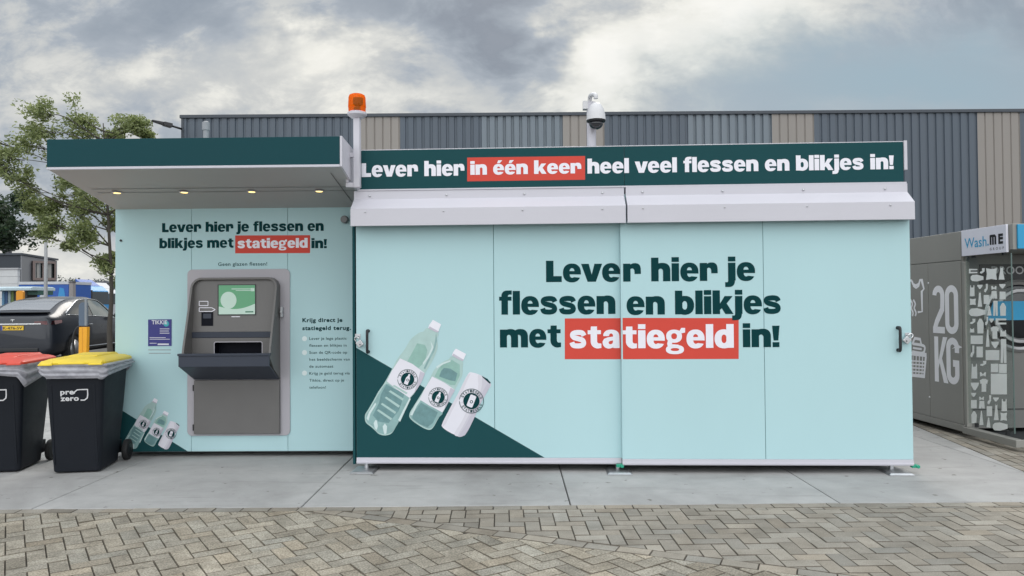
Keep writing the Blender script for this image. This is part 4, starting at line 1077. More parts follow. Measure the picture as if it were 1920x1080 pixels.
    for s_ in (-1, 1):
        m = MB(); m.lathe([(.06, -.025), (.095, -.022), (.10, -.012), (.10, .012), (.095, .022), (.06, .025)], (s_ * .25, .54, .10), 28, 'x')
        wl_ = m.build('wheel', mat('tyre_rubber', (.014, .014, .015), .7), t, smooth=True, angle=40)
        m = MB(); m.lathe([(.05, -.02), (.058, -.027), (.02, -.03), (.02, .03), (.058, .027), (.05, .02)], (s_ * .25, .54, .10), 20, 'x'); m.build('hub', BLACK, wl_, smooth=True, angle=40)
    m = MB(); m.tube([(-.25, .56, .10), (.25, .56, .10)], .012, 8); m.box(-.19, .19, .43, .57, .08, .2); m.build('axle', BINB, t)
    # logo
    f = lambda x, z, l=0: (x, fy(z) - .006 - l, z)
    m = MB(); lx, lz = -.112, .715
    light_text(m, 'pre', lx, lx + .112, lz, .045, f, .03, 1.05); light_text(m, 'zero', lx, lx + .152, lz - .058, .045, f, .03, 1.05)
    pth = [(lx + .115, lz + .004), (lx + .118, lz + .02), (lx + .14, lz + .038), (lx + .165, lz + .04), (lx + .226, lz + .04), (lx + .226, lz - .01), (lx + .222, lz - .036), (lx + .20, lz - .055), (lx + .166, lz - .055)]
    m.flat([stroke(pth, .010, 0)], lambda x, z: f(x, z, .0005)); m.build('logo', mat('logo_white', (.62, .62, .64), .5), b)
    return t
g0, g1 = G(102, 889), G(184, 885.5)
mid_ = (g0 + g1) / 2; rzb = .16
make_bin('dark wheelie bin with yellow lid and folded grey bag', (mid_.x, mid_.y, 0), rzb, LIDY, 1)
make_bin('dark wheelie bin with red lid, cut off at left of the yellow one', (mid_.x - .745, mid_.y + .02, 0), rzb + .02, LIDR, 5)

# ------------------------------------------------------------------ wash kiosk (right)
k0, k1 = G(1905, 846), G(1712, 792.5)
ang = math.atan2(k0.y - k1.y, k0.x - k1.x)
K = Frame(k0, ang)
wk = thing('laundry_kiosk', 'grey self-service laundry kiosk with white clothing icons at the right edge', 'kiosk', (k0.x, k0.y, 0), ang)
KG = mat('laundry_grey', (.275, .27, .25), .5, var=.04, scale=3); KW = mat('laundry_white', (.86, .85, .88), .5, var=.02)
KB = mat('laundry_blue', (.02, .30, .55), .4)
kz = K.px(1802, 433.5)[1]; ktop = kz
xcorner = K.px(1809, 700)[0]; xend = K.px(1900, 600)[0]; zs0 = K.px(1760, 806)[1]; zs1 = K.px(1760, 795)[1]
zu = K.px(1760, 492)[1]
xf = xcorner - 4.0; WD = 2.6
m = MB(); m.box(xf, xcorner - .02, .004, WD, .10, ktop); m.box(xcorner - .021, xcorner - .001, .03, WD, .1, ktop - .2); bodyk = m.build('wall', KG, wk, bevel=.004)
seamx = K.px(1742.5, 600)[0]
m = MB(); zb_ = .135
for a, b in ((xf + .01, seamx - .004), (seamx + .004, xcorner - .03)):
    m.box(a, b, -.008, .003, zb_, zu - .006)
m.box(xf + .01, xcorner - .022, -.006, .003, zu + .004, ktop - .002); m.build('side_panel', KG, wk, bevel=.003)
m = MB(); m.box(xf, xcorner - .01, -.012, .05, .055, zb_ - .006); m.box(xcorner - .009, xend + .03, -.035, .06, .045, zb_ - .02); m.box(xend + .02, xend + .06, -.04, .12, .045, zb_ - .018)
m.build('skirt', KG, wk, bevel=.004)
m = MB(); m.box(xf, xend, .3, WD - .2, .03, .054); m.build('base_frame', DARKGAP, wk)
m = MB(); m.box(xcorner - .018, xcorner + .03, -.004, .06, zb_ - .018, K.px(1812, 490)[1]); m.build('corner_post', KG, wk, bevel=.004)
# canopy box over the machines
zc0 = K.px(1845, 475)[1]
m = MB(); m.box(xcorner - .02, xend, .012, WD, zc0 + .012, ktop + .003); m.build('canopy', KG, wk, bevel=.004)
m = MB(); q = [K.px(1803, 483, -.02), K.px(1887, 470, -.02), K.px(1887, 420, -.02), K.px(1802, 433, -.02)]
sg0, sg1 = q[0][0], q[1][0]; sz0, sz1 = (q[0][1] + q[1][1]) / 2, (q[2][1] + q[3][1]) / 2
m.box(sg0, sg1, -.02, .004, sz0, sz1); sgn = m.build('sign_board', mat('sign_white', (.72, .72, .80), .4), wk, bevel=.002)
m = MB(); y_ = -.02
def kz_at(pa, y=-.02): return K.px(pa[0], pa[1], y)
m.cur = 0; a = kz_at((1809, 465.5)); b = kz_at((1850, 461)); zt = kz_at((1811, 446))[1]
light_text(m, 'Wash', a[0], b[0], (a[1] + b[1]) / 2, (zt - a[1]) * .95, lambda x, z, l: (x, y_ - .0015, z), .008)
a = kz_at((1851.5, 460.5)); m.flat([[(a[0], a[1]), (a[0] + .02, a[1]), (a[0] + .02, a[1] + .018), (a[0], a[1] + .018)]], lambda x, z: (x, y_ - .0015, z))
m.cur = 1; x0_, zb0_ = kz_at((1856, 459.5)); x1_, _ = kz_at((1881, 457)); zt_ = kz_at((1857, 440.5))[1]; wM = (x1_ - x0_) * .5; hM = zt_ - zb0_; s_ = .026
m.flat([[(x0_, zb0_), (x0_ + s_, zb0_), (x0_ + s_, zt_ - s_), (x0_ + wM / 2 - s_ / 2, zt_ - s_), (x0_ + wM / 2 - s_ / 2, zb0_), (x0_ + wM / 2 + s_ / 2, zb0_), (x0_ + wM / 2 + s_ / 2, zt_ - s_), (x0_ + wM - s_, zt_ - s_), (x0_ + wM - s_, zb0_), (x0_ + wM, zb0_), (x0_ + wM, zt_ - .02), (x0_ + wM - .02, zt_), (x0_ + .005, zt_), (x0_, zt_ - .01)]], lambda x, z: (x, y_ - .0015, z))
xE = x0_ + wM + .03
for zz0, zz1 in ((zt_ - s_, zt_), (zb0_ + hM * .42, zb0_ + hM * .42 + s_), (zb0_, zb0_ + s_)): m.flat([[(xE, zz0), (x1_, zz0), (x1_, zz1), (xE, zz1)]], lambda x, z: (x, y_ - .0015, z))
m.flat([[(xE, zb0_ + .001), (xE + s_, zb0_ + .001), (xE + s_, zt_ - .001), (xE, zt_ - .001)]], lambda x, z: (x, y_ - .0019, z))
light_text(m, 'GROUP', x0_, x1_ + .01, zb0_ - .055, .026, lambda x, z, l: (x, y_ - .0015, z), .01, 1.9)
m.build('lettering', [mat('sign_blue', (.03, .34, .58), .4), BLACK], sgn)
# blue front sign, facing the street (local +x)
m = MB(); m.box(xend + .002, xend + .02, .05, WD - .1, K.px(1901.5, 466)[1], K.px(1901.5, 420)[1]); m.build('front_sign', KB, wk, bevel=.003)
# machines behind the glass
m = MB(); XM = xcorner
zh0 = K.px(1812, 540)[1]; zh1 = K.px(1812, 498)[1]
m.cur = 0; m.box(XM, XM + .03, .05, WD - .05, .10, zc0 + .005)
m.cur = 1; m.box(XM + .031, XM + .036, .16, WD - .3, zc0 - .32, zc0 - .10)
fr = m.build('machine_front', [mat('machine_front_grey', (.17, .168, .162), .45), BLACK], wk, bevel=.003)
DF = Frame((wk.location.x, wk.location.y), ang)
def mface(px, py, off=.032):              # pixel onto the machine front plane x = XM + off; returns (y, z)
    d = K.inv @ ray(px, py); e = K.e; t_ = (XM + off - e.x) / d.x; p_ = e + d * t_; return (p_.y, p_.z)
cyd, czd = mface(1909, 592); rdm = abs(mface(1909, 660)[1] - czd)
DR = mat('drum_steel', (.42, .42, .43), .3, .7); DG = mat('drum_glass', (.01, .012, .016), .08, coat=.5)
m = MB(); f2 = lambda r_, x_: [(XM + x_, cyd + r_ * math.cos(a), czd + r_ * math.sin(a)) for a in [2 * PI * k / 48 for k in range(48)]]
m.loft([f2(rdm, .03), f2(rdm, .05), f2(rdm * .93, .065), f2(rdm * .86, .05)], cap=False); m.cur = 1; m.loft([f2(rdm * .87, .048), f2(rdm * .78, .06), f2(rdm * .75, .06)], cap=False)
m.cur = 0; m.loft([f2(rdm * .76, .055), f2(rdm * .74, .075), f2(rdm * .66, .075), f2(rdm * .62, .06)], cap=False); m.cur = 1; m.loft([f2(rdm * .64, .058), f2(rdm * .3, .075), f2(.001, .078)], cap=False)
m.build('drum_door', [DR, DG], wk, smooth=True, angle=40)
b0, b1 = mface(1845, 600, .09), mface(1909 + 70, 564, .09)
m = MB(); poly = [(cyd - rdm * .99, czd - .045), (cyd + rdm * .99, czd - .045), (cyd + rdm * .8, czd + .16), (cyd - rdm * .8, czd + .16)]
m.prism(poly, XM + .085, XM + .092, lambda p, q, t: (t, p, q)); m.build('door_label', KB, wk)
m = MB(); ya, za_ = mface(1859, 514, .037); 
light_text(m, 'DROOG 20', ya, ya + .62, za_, .085, lambda y, z, l: (XM + .0375, y, z), .012); m.build('lettering', mat('letter_grey', (.5, .5, .52), .5), fr)
m = MB(); m.box(XM + .032, XM + .036, .06, WD - .1, K.px(1812, 790)[1] * 0 + .30, .31); m.build('panel_gap', BLACK, fr)
# glass screen with clothing decals
GL = glass_mat('clear_glass', (.86, .90, .89), .2)
zg0 = .165; zg1 = zc0 - .02; xg0, xg1 = xcorner + .035, K.px(1895, 600)[0]
m = MB(); m.box(xg0, xg1, .012, .022, zg0, zg1); gp = m.build('glass_screen', GL, wk)
m = MB()
for xx in (xg0 + .12, xg1 - .1):
    m.box(xx - .015, xx + .015, .004, .03, zg0 - .03, zg0 + .015); m.box(xx - .015, xx + .015, .004, .03, zg1 - .015, zc0 + .013)
m.build('glass_clamp', BLACK, gp)
m = MB(); m.box(xg1 + .0005, xg1 + .006, .011, .023, zg0, zg1); m.build('glass_edge', mat('glass_edge', (.10, .15, .14), .3), gp)
U = {'rect': [(0, 0), (1, 0), (1, 1), (0, 1)], 'pillow': [(0, 0), (.5, .08), (1, 0), (.93, .5), (1, 1), (.5, .92), (0, 1), (.07, .5)],
     'tee': [(0, .12), (.3, 0), (.7, 0), (1, .12), (.9, .42), (.78, .36), (.78, 1), (.22, 1), (.22, .36), (.1, .42)],
     'dress': [(.3, 0), (.36, .12), (.64, .12), (.7, 0), (.74, .35), (1, 1), (0, 1), (.26, .35)], 'cone': [(.38, 0), (.62, 0), (1, 1), (0, 1)],
     'tank': [(.08, 0), (.22, 0), (.28, .2), (.72, .2), (.78, 0), (.92, 0), (1, 1), (0, 1)],
     'pants': [(.05, 0), (.95, 0), (1, 1), (.58, 1), (.5, .3), (.42, 1), (0, 1)], 'brief': [(0, 0), (1, 0), (.95, .35), (.6, 1), (.4, 1), (.05, .35)],
     'sock': [(.45, 0), (1, 0), (.95, .6), (.4, 1), (0, .9), (.1, .65), (.5, .5)], 'gown': [(.35, 0), (.65, 0), (1, .3), (.95, 1), (.05, 1), (0, .3)],
     'bra': [(0, .1), (.2, .0), (.5, .5), (.8, 0), (1, .1), (.95, 1), (.6, .8), (.4, .8), (.05, 1)], 'board': [(0, .3), (.12, .05), (.5, .0), (1, .25), (1, .75), (.5, 1), (.12, .95), (0, .7)],
     'shorts': [(.1, 0), (.9, 0), (1, 1), (.56, 1), (.5, .6), (.44, 1), (0, 1)], 'C': [(0, 0), (1, .05), (1, .3), (.2, .32), (.2, .66), (1, .66), (1, .95), (0, 1)]}
z5 = lambda x, y: (1800 + .2037 * x, 480 + .2037 * y)
z6 = lambda x, y: (1800 + .2037 * x, 680 + .2037 * y)
CL = [('C', 82, 118, 78, 42, 5), ('sock', 182, 112, 46, 50, 5), ('pillow', 240, 112, 100, 108, 5), ('dress', 355, 95, 55, 122, 5), ('board', 98, 172, 118, 62, 5),
      ('tank', 90, 270, 45, 100, 5), ('brief', 158, 265, 50, 38, 5), ('sock', 222, 256, 34, 80, 5), ('bra', 288, 275, 48, 36, 5), ('brief', 360, 258, 60, 40, 5),
      ('pillow', 90, 392, 56, 60, 5), ('dress', 163, 322, 40, 145, 5), ('rect', 218, 358, 50, 84, 5), ('shorts', 286, 322, 56, 70, 5), ('rect', 364, 328, 56, 70, 5),
      ('board', 84, 480, 150, 76, 5), ('cone', 250, 460, 40, 88, 5), ('pants', 306, 412, 42, 138, 5), ('gown', 368, 432, 56, 118, 5),
      ('sock', 92, 578, 50, 48, 5), ('tank', 90, 664, 42, 40, 5), ('gown', 158, 576, 60, 136, 5), ('sock', 230, 560, 30, 80, 5), ('brief', 268, 576, 44, 36, 5), ('C', 328, 574, 98, 58, 5),
      ('dress', 238, 655, 34, 180, 5), ('tee', 282, 648, 78, 114, 5), ('tank', 370, 682, 56, 58, 5), ('pants', 374, 764, 54, 220, 5), ('rect', 98, 732, 112, 78, 5), ('brief', 288, 788, 70, 60, 5),
      ('sock', 96, 824, 36, 110, 5), ('rect', 152, 834, 58, 98, 5), ('rect', 236, 866, 126, 92, 5), ('sock', 184, 965, 60, 46, 5),
      ('tank', 104, 10, 56, 136, 6), ('bra', 182, 86, 58, 42, 6), ('tee', 182, 148, 76, 120, 6), ('rect', 284, 10, 68, 78, 6), ('rect', 358, 12, 72, 84, 6), ('rect', 284, 102, 148, 190, 6),
      ('brief', 98, 184, 76, 70, 6), ('brief', 100, 278, 50, 36, 6), ('bra', 176, 312, 46, 34, 6), ('sock', 252, 300, 36, 84, 6), ('brief', 302, 320, 56, 36, 6), ('tank', 382, 334, 50, 112, 6),
      ('rect', 102, 344, 52, 76, 6), ('shorts', 174, 352, 54, 70, 6), ('rect', 246, 400, 50, 92, 6), ('dress', 312, 374, 44, 154, 6), ('pillow', 372, 460, 60, 74, 6),
      ('gown', 104, 446, 50, 112, 6), ('cone', 178, 444, 38, 130, 6), ('cone', 244, 506, 38, 90, 6), ('board', 302, 550, 136, 76, 6)]
m = MB()
for kd, x, y, w_, h_, zz in CL:
    fn = z5 if zz == 5 else z6
    m.flat([[K.px(*fn(x + a * w_, y + b * h_), .009) for a, b in U[kd]]], lambda a, b: (a, .009, b))
m.build('clothing_decal', mat('decal_white', (.88, .90, .88), .5), gp)
# side graphics
m = MB(); Y_ = -.008
Z7 = lambda pts: [(1660 + .4626 * x, 400 + .463 * y) for x, y in pts]
def kst(pts, wd, sm=0):       # stroke drawn through pixels of the photo, on the wall
    c_ = [K.px(*p_, Y_) for p_ in Z7(pts)]; m.flat([stroke(c_, wd, sm)], lambda x, z: (x, Y_ - .0015 - .00003 * len(m.f) % .001, z))
def cond(ch, x0, x1, zb, zt, s_):  # condensed bold figures
    w_ = x1 - x0; hh = zt - zb; r_ = w_ / 2
    P = lambda pts: [(x0 + a * w_, zb + b * hh) for a, b in pts]
    sw = s_ / w_; e_ = w_ / hh / 2
    if ch == '0': cs = [[P(arc(.5, 1 - e_, .5, e_, 0, 180, 12) + arc(.5, e_, .5, e_, 180, 360, 12)), P(arc(.5, 1 - e_, .5 - sw, e_ - s_ / hh, 0, 180, 12) + arc(.5, e_, .5 - sw, e_ - s_ / hh, 180, 360, 12))]]
    elif ch == '2': cs = [[stroke(P(arc(.5, 1 - e_, .5 - sw / 2, e_ - s_ / hh / 2, 180, 0, 12) + [(1 - sw / 2, .68), (.8, .5), (.35, .25), (sw / 2, .10), (sw / 2, 0)]), s_, 0)], [P([(.02, 0), (1, 0), (1, s_ / hh), (.02, s_ / hh)])]]
    elif ch == 'K': cs = [[P([(0, 0), (sw, 0), (sw, 1), (0, 1)])], [P([(sw * .8, .38), (1 - sw, 1), (1.02, 1), (.5 + sw * .3, .53), (1.05, 0), (1.05 - sw * 1.1, 0), (.4, .42), (sw * .8, .2)])]]
    else: cs = [[stroke(P([(1 - sw / 2, .68), (1 - sw / 2, 1 - e_)] + arc(.5, 1 - e_, .5 - sw / 2, e_ - s_ / hh / 2, 0, 180, 10) + arc(.5, e_, .5 - sw / 2, e_ - s_ / hh / 2, 180, 360, 10) + [(1 - sw / 2, .45)]), s_, 0)], [P([(.52, .38), (1, .38), (1, .38 + s_ / hh), (.52, .38 + s_ / hh)])]]
    for k, c_ in enumerate(cs): m.flat(c_, lambda x, z: (x, Y_ - .0015 - .0005 * k, z))
def Kx(x): return K.px(1660 + .4626 * x, 620, Y_)[0]
z20t, z20b = K.px(1772, 535, Y_)[1], K.px(1772, 625.5, Y_)[1]; zkt, zkb = K.px(1772, 632, Y_)[1], K.px(1772, 718, Y_)[1]
cond('2', Kx(194), Kx(242), z20b, z20t, .075); cond('0', Kx(244), Kx(298), z20b, z20t, .075)
cond('K', Kx(198), Kx(250), zkb, zkt, .075); cond('G', Kx(246), Kx(298), zkb, zkt, .075)
kst([(85, 300), (97, 272), (107, 272), (112, 286), (124, 292), (136, 286), (141, 270), (148, 270), (157, 306), (148, 316), (150, 398), (132, 400)], .028)
kst([(110, 274), (115, 295), (125, 302), (136, 294), (141, 272)], .024)
for dx_ in (0, 10, 22): kst([(92 + dx_, 350), (100 + dx_, 366), (96 + dx_, 384), (103 + dx_, 402), (100 + dx_, 416)], .028, 5)
kst([(92, 566), (168, 574)], .05); kst([(165, 580), (158, 660), (92, 654)], .036)
for k in range(4): kst([(92 + 0, 596 + 14 * k), (160 - k * 1.2, 601 + 14 * k)], .018)
for k in range(5): kst([(100 + 13 * k, 578), (99 + 12.5 * k, 655)], .018)
kst([(110, 560), (150, 566), (160, 552), (155, 536), (112, 528)], .034, 4); kst([(112, 545), (148, 550)], .025); kst([(110, 530), (120, 506), (142, 510), (146, 530)], .034)
m.flat([[K.px(*p_, Y_) for p_ in Z7(arc(92, 718, 18, 26, 0, 350, 20))]], lambda x, z: (x, Y_ - .0015, z))
m.build('wall_graphic', KW, wk)
m = MB()
for p_ in ((174, 283), (180, 744)):
    x, z = K.px(*Z7([p_])[0], Y_); m.lathe([(.012, 0), (.008, -.008)], (x, Y_, z), 10, 'y')
m.build('panel_screw', GALV, wk)

# ------------------------------------------------------------------ cars
CHROME = mat('chrome', (.75, .76, .78), .15, 1); TYRE = mat('tyre_rubber', (.014, .014, .015), .7)
CGL = mat('car_glass', (.012, .016, .018), .06, coat=.6); RLAMP = mat('tail_lamp', (.10, .012, .016), .15, coat=.5)
def make_car(label, loc, rz, paint, plate=None):
    t = thing('parked_car', label, 'car', loc, rz, 'cars parked behind the return kiosk')
    # stations: y, half-width, sill z, bumper z, shoulder z, half-roof width, roof z
    ST = [(0.0, .78, .40, .62, 1.10, .72, 1.14), (.06, .90, .30, .60, 1.15, .76, 1.24), (.35, .97, .26, .60, 1.19, .76, 1.33), (.95, .99, .26, .60, 1.20, .71, 1.56),
          (1.6, 1.0, .26, .60, 1.19, .68, 1.69), (2.4, 1.0, .26, .60, 1.17, .67, 1.74), (3.0, 1.0, .26, .60, 1.14, .67, 1.68), (3.5, 1.0, .26, .58, 1.11, .69, 1.50),
          (4.05, .99, .26, .58, 1.04, .76, 1.16), (4.6, .95, .28, .56, .86, .74, .92), (4.95, .84, .34, .54, .72, .6, .76), (5.04, .7, .42, .54, .64, .5, .66)]
    def sect(s):
        y, w_, zs, zb, zh, wr, zr_ = s
        half = [(w_ * .86, zs), (w_, zs + .12), (w_, zb), (w_ * .995, (zb + zh) / 2 + .05), (w_ * .95, zh), (wr + (w_ * .95 - wr) * .55, zh + (zr_ - zh) * .5), (wr + .03, zh + (zr_ - zh) * .9), (wr * .8, zr_), (0, zr_ + .015)]
        return [(x, y, z) for x, z in half] + [(-x, y, z) for x, z in half[-2::-1]]
    fine = []
    keys = [list(s) for s in ST]
    for q in spline(keys, 4): fine.append(sect(q))
    m = MB(); m.loft(fine); body = m.build('body', paint, t, smooth=True, angle=55)
    n = len(fine[0])
    def patch(cols, ys, name, mt, grow=.006):
        """sheet of glass riding just outside the body between two profile columns and two stations"""
        mb = MB(); rows = []
        for ring in fine:
            y = ring[0][1]
            if not ys[0] <= y <= ys[1]: continue
            row = []
            for c_ in cols:
                i = int(c_); f_ = c_ - i; a, b = Vector(ring[i]), Vector(ring[min(i + 1, n - 1)]); p_ = a.lerp(b, f_)
                row.append((p_.x * 1.004 + (grow if p_.x > 0 else -grow if p_.x < 0 else 0), p_.y, p_.z + grow))
            rows.append(row)
        k_ = len(cols); vs = [p_ for r_ in rows for p_ in r_]
        fs = [(i * k_ + j, i * k_ + j + 1, (i + 1) * k_ + j + 1, (i + 1) * k_ + j) for i in range(len(rows) - 1) for j in range(k_ - 1)]
        mb.add(vs, fs); return mb.build(name, mt, t, smooth=True)
    patch([6.9, 7.5, 8, 8.5, 9.1], (.38, 1.55), 'rear_window', mat('sky_reflection_glass', (.30, .31, .33), .12, .35, var=.03, coat=.8), .008)  # rear glass: reflected sky is put into the pale base colour
    patch([6.9, 7.5, 8, 8.5, 9.1], (3.25, 4.05), 'windscreen', CGL, .008)
    for cols in ([4.25, 5, 5.6, 6.0], [16 - 4.25, 11, 16 - 5.6, 10.0]):
        sgn_ = 1 if cols[0] < 8 else -1
        top = lambda y: 1.02 + .60 * math.sin(PI * min(1, max(0, (y - .95) / 2.95))) ** .55
        for ya, yb in ((.74, 2.15), (2.19, 3.62)):
            mb = MB(); rows = []
            N_ = 10
            for k in range(N_ + 1):
                y = ya + (yb - ya) * k / N_
                ring = min(fine, key=lambda r_: abs(r_[0][1] - y)); i_ = fine.index(ring)
                # interpolate the section at y
                j_ = i_ if ring[0][1] <= y else i_ - 1; j_ = max(0, min(len(fine) - 2, j_)); A, B_ = fine[j_], fine[j_ + 1]
                ft = (y - A[0][1]) / (B_[0][1] - A[0][1]) if B_[0][1] != A[0][1] else 0
                S_ = [Vector(a).lerp(Vector(b), ft) for a, b in zip(A, B_)]
                hi = 1.0 if ya > 2 or y > 1.65 else .06 + .94 * ((y - .74) / .91) ** .8
                hi *= 1.0 if y < 3.0 else 1 - .85 * (y - 3.0) / .62
                lo_, h_ = 4.15 + (.35 * (1 - hi) if ya < 2 else 0), 4.2 + 1.7 * max(.03, hi) + (.3 * (1 - hi) if ya < 2 else 0); row = []
                for q in range(5):
                    c_ = lo_ + (h_ - lo_) * q / 4; i2 = int(c_); p_ = S_[i2].lerp(S_[i2 + 1], c_ - i2); row.append((sgn_ * (p_.x + .008), p_.y, p_.z + .002))
                rows.append(row)
            vs = [p_ for r_ in rows for p_ in r_]
            mb.add(vs, [(i * 5 + j, i * 5 + j + 1, (i + 1) * 5 + j + 1, (i + 1) * 5 + j) for i in range(N_) for j in range(4)])
            wn_ = mb.build('side_window', CGL if ya < 2 else mat('tinted_glass', (.05, .09, .09), .06, coat=.7), t, smooth=True)
            mb2 = MB(); loop = [r_[-1] for r_ in rows]
            mb2.tube([(p_[0] + sgn_ * .004, p_[1], p_[2] + .012) for p_ in loop], .014, 6); mb2.tube([(r_[0][0] + sgn_ * .006, r_[0][1], r_[0][2] - .012) for r_ in rows], .012, 6)
            mb2.build('chrome_trim', CHROME, wn_, smooth=True)
        m = MB(); m.loft([[(sgn_ * (1.0 + .16 * s_), 3.42 + dy_, 1.14 + dz_) for dy_, dz_ in ((-.05, .0), (.06, .01), (.07, .11), (-.05, .12))] for s_ in (0, .3, 1)]); m.build('mirror', BLACK, t, bevel=.02)
        m = MB(); m.tube([(sgn_ * 1.0, 1.7, .99), (sgn_ * 1.008, 1.85, .995), (sgn_ * 1.0, 2.0, .99)], .014, 6); m.build('door_handle', CHROME, t)
        m = MB(); m.tube([(sgn_ * .99, 1.6, .40), (sgn_ * 1.0, 3.6, .40)], .014, 6); m.build('sill_trim', CHROME, t)
        for yw in (.98, 3.95):
            m = MB(); m.lathe([(.25, -.10), (.345, -.09), (.36, -.05), (.36, .05), (.345, .09), (.25, .10)], (sgn_ * .91, yw, .36), 32, 'x'); wo_ = m.build('wheel', TYRE, t, smooth=True, angle=40)
            m = MB(); m.lathe([(.0001, .03), (.06, .10), (.24, .07), (.25, .104)], (sgn_ * .91, yw, .36), 20, 'x') if sgn_ > 0 else m.lathe([(.0001, -.03), (.06, -.10), (.24, -.07), (.25, -.104)], (sgn_ * .91, yw, .36), 20, 'x')
            m.build('rim', mat('alloy', (.35, .35, .36), .3, .8), wo_, smooth=True)
            m = MB(); m.loft([[(sgn_ * (1.004), yw + r_ * math.cos(a), .36 + r_ * math.sin(a)) for r_ in (.37, .42)] for a in [PI * k / 20 for k in range(-1, 22)]], cap=False); m.build('wheel_arch', BLACK, t)
        m = MB(); m.loft([[(sgn_ * x, y, z) for x, y, z in ((.5, -.012, 1.05), (.5, -.012, 1.12))], [(sgn_ * x, y, z) for x, y, z in ((.79, -.006, 1.03), (.77, .0, 1.12))], [(sgn_ * x, y, z) for x, y, z in ((.94, .10, 1.03), (.91, .12, 1.13))], [(sgn_ * x, y, z) for x, y, z in ((.99, .34, 1.07), (.975, .36, 1.14))]], cap=False)
        m.build('tail_light', RLAMP, t, smooth=True)
    m = MB(); m.box(-.66, .66, -.02, .01, 1.035, 1.065); m.build('chrome_bar', CHROME, t, bevel=.006)
    m = MB(); m.loft([[(x, .28 - .10 * (1 - (x / .74) ** 2), 1.345), (x, .16 - .10 * (1 - (x / .74) ** 2), 1.355), (x, .16 - .10 * (1 - (x / .74) ** 2), 1.33), (x, .30, 1.31)] for x in [-.74 + 1.48 * k / 12 for k in range(13)]]); m.build('spoiler', paint, t, bevel=.004)
    m = MB(); m.box(-.60, .60, -.028, .02, .36, .46); m.build('lower_bumper', BLACK, t, bevel=.02)
    if plate:
        m = MB(); m.box(-.26, .26, -.024, -.004, .90, 1.01); pl = m.build('number_plate', mat('plate_yellow', (.75, .48, .03), .4), t, bevel=.004)
        m = MB(); light_text(m, plate, -.215, .235,   .922, .066, lambda x, z, l: (x, -.0255, z), .02, 1.0); m.build('plate_lettering', BLACK, pl)
        m = MB(); m.box(-.258, -.225, -.0256, -.0246, .903, 1.007); m.build('plate_band', mat('plate_blue', (.02, .05, .4), .4), pl)
        m = MB(); m.prism([(-.05, 1.16), (0, 1.17), (.05, 1.16), (.045, 1.15), (.01, 1.155), (0, 1.09), (-.01, 1.155), (-.045, 1.15)], -.012, .05, lambda p, q, t_: (p, t_, q)); m.build('badge', CHROME, t)
    return t
c0 = PY(105, 640, 18.6)
PSI = math.radians(-6)
# rear right corner at local (.95, .1)
rzc = -PSI
off_ = Matrix.Rotation(rzc, 3, 'Z') @ Vector((.96, .1, 0))
make_car('dark grey electric car seen from behind with a yellow number plate', (c0.x - off_.x, c0.y - off_.y, 0), rzc, mat('dark_car_paint', (.022, .026, .036), .32, .2, var=.02, coat=.35), 'K-476-SV')
c1 = PY(205, 600, 30)
make_car('white car parked far behind the dark car, mostly hidden by the kiosk', (c1.x + .6, 30, 0), -.9, mat('white_car_paint', (.62, .63, .65), .3, coat=.5))

# ------------------------------------------------------------------ charging post
PX = 12.2
cb = PY(157, 640, PX)
cpst = thing('charging_post', 'yellow post with a rounded blue grey head and cable in front of the dark car', 'post', (cb.x, PX, 0), 0)
zy = PY(157, 613, PX).z; zt = PY(157, 560, PX).z
m = MB(); m.hexa([(-.07, -.04, 0), (.05, -.04, 0), (.05, .04, 0), (-.07, .04, 0)], [(-.055, -.04, zy), (.075, -.04, zy), (.075, .04, zy), (-.055, .04, zy)]); m.cur = 1; m.box(.0, .006, -.043, -.0405, .05, zy - .02)
m.build('column', [mat('post_yellow', (.80, .36, .012), .4), mat('post_orange', (.55, .22, .01), .5)], cpst, bevel=.006)
HEADC = mat('head_blue_grey', (.085, .12, .17), .4)
m = MB(); m.prism(rrect(-.06, .05, zy + .02, zt - .06, [.02, .02, .07, .02]), -.04, .04, lambda p, q, t: (p, t, q)); m.build('head', HEADC, cpst, bevel=.008)
m = MB(); m.box(.04, .075, -.055, -.02, zy + .02, zt); m.build('bracket', mat('bracket_grey', (.22, .24, .26), .45), cpst, bevel=.004)
m = MB(); m.tube(spline([(-.05, 0, zy + .01), (-.12, 0, zy - .03), (-.17, 0, zy - .2), (-.15, 0, zy - .6), (-.08, 0, zy - .9)], 6), .018, 8); m.build('cable', BLACK, cpst, smooth=True)
# thin lamp pole
lp = PY(85.5, 600, 26)
p_ = thing('lamp_post', 'thin pale metal lamp pole rising into the tree at left', 'lamp post', (lp.x, 26, 0))
m = MB(); zt = PY(85, 372, 26).z; m.tube([(0, 0, 0), (0, 0, 1.0), (0, 0, zt)], [.075, .065, .045], 10); m.build('pole', mat('pole_grey', (.30, .31, .32), .5), p_, smooth=True)
m = MB(); m.tube([(0, 0, zt - .05), (.3, 0, zt + .06), (.55, 0, zt + .08)], .03, 8); m.box(.45, .95, -.09, .09, zt + .05, zt + .13); m.build('lamp_head', mat('pole_grey', (.30, .31, .32)), p_)

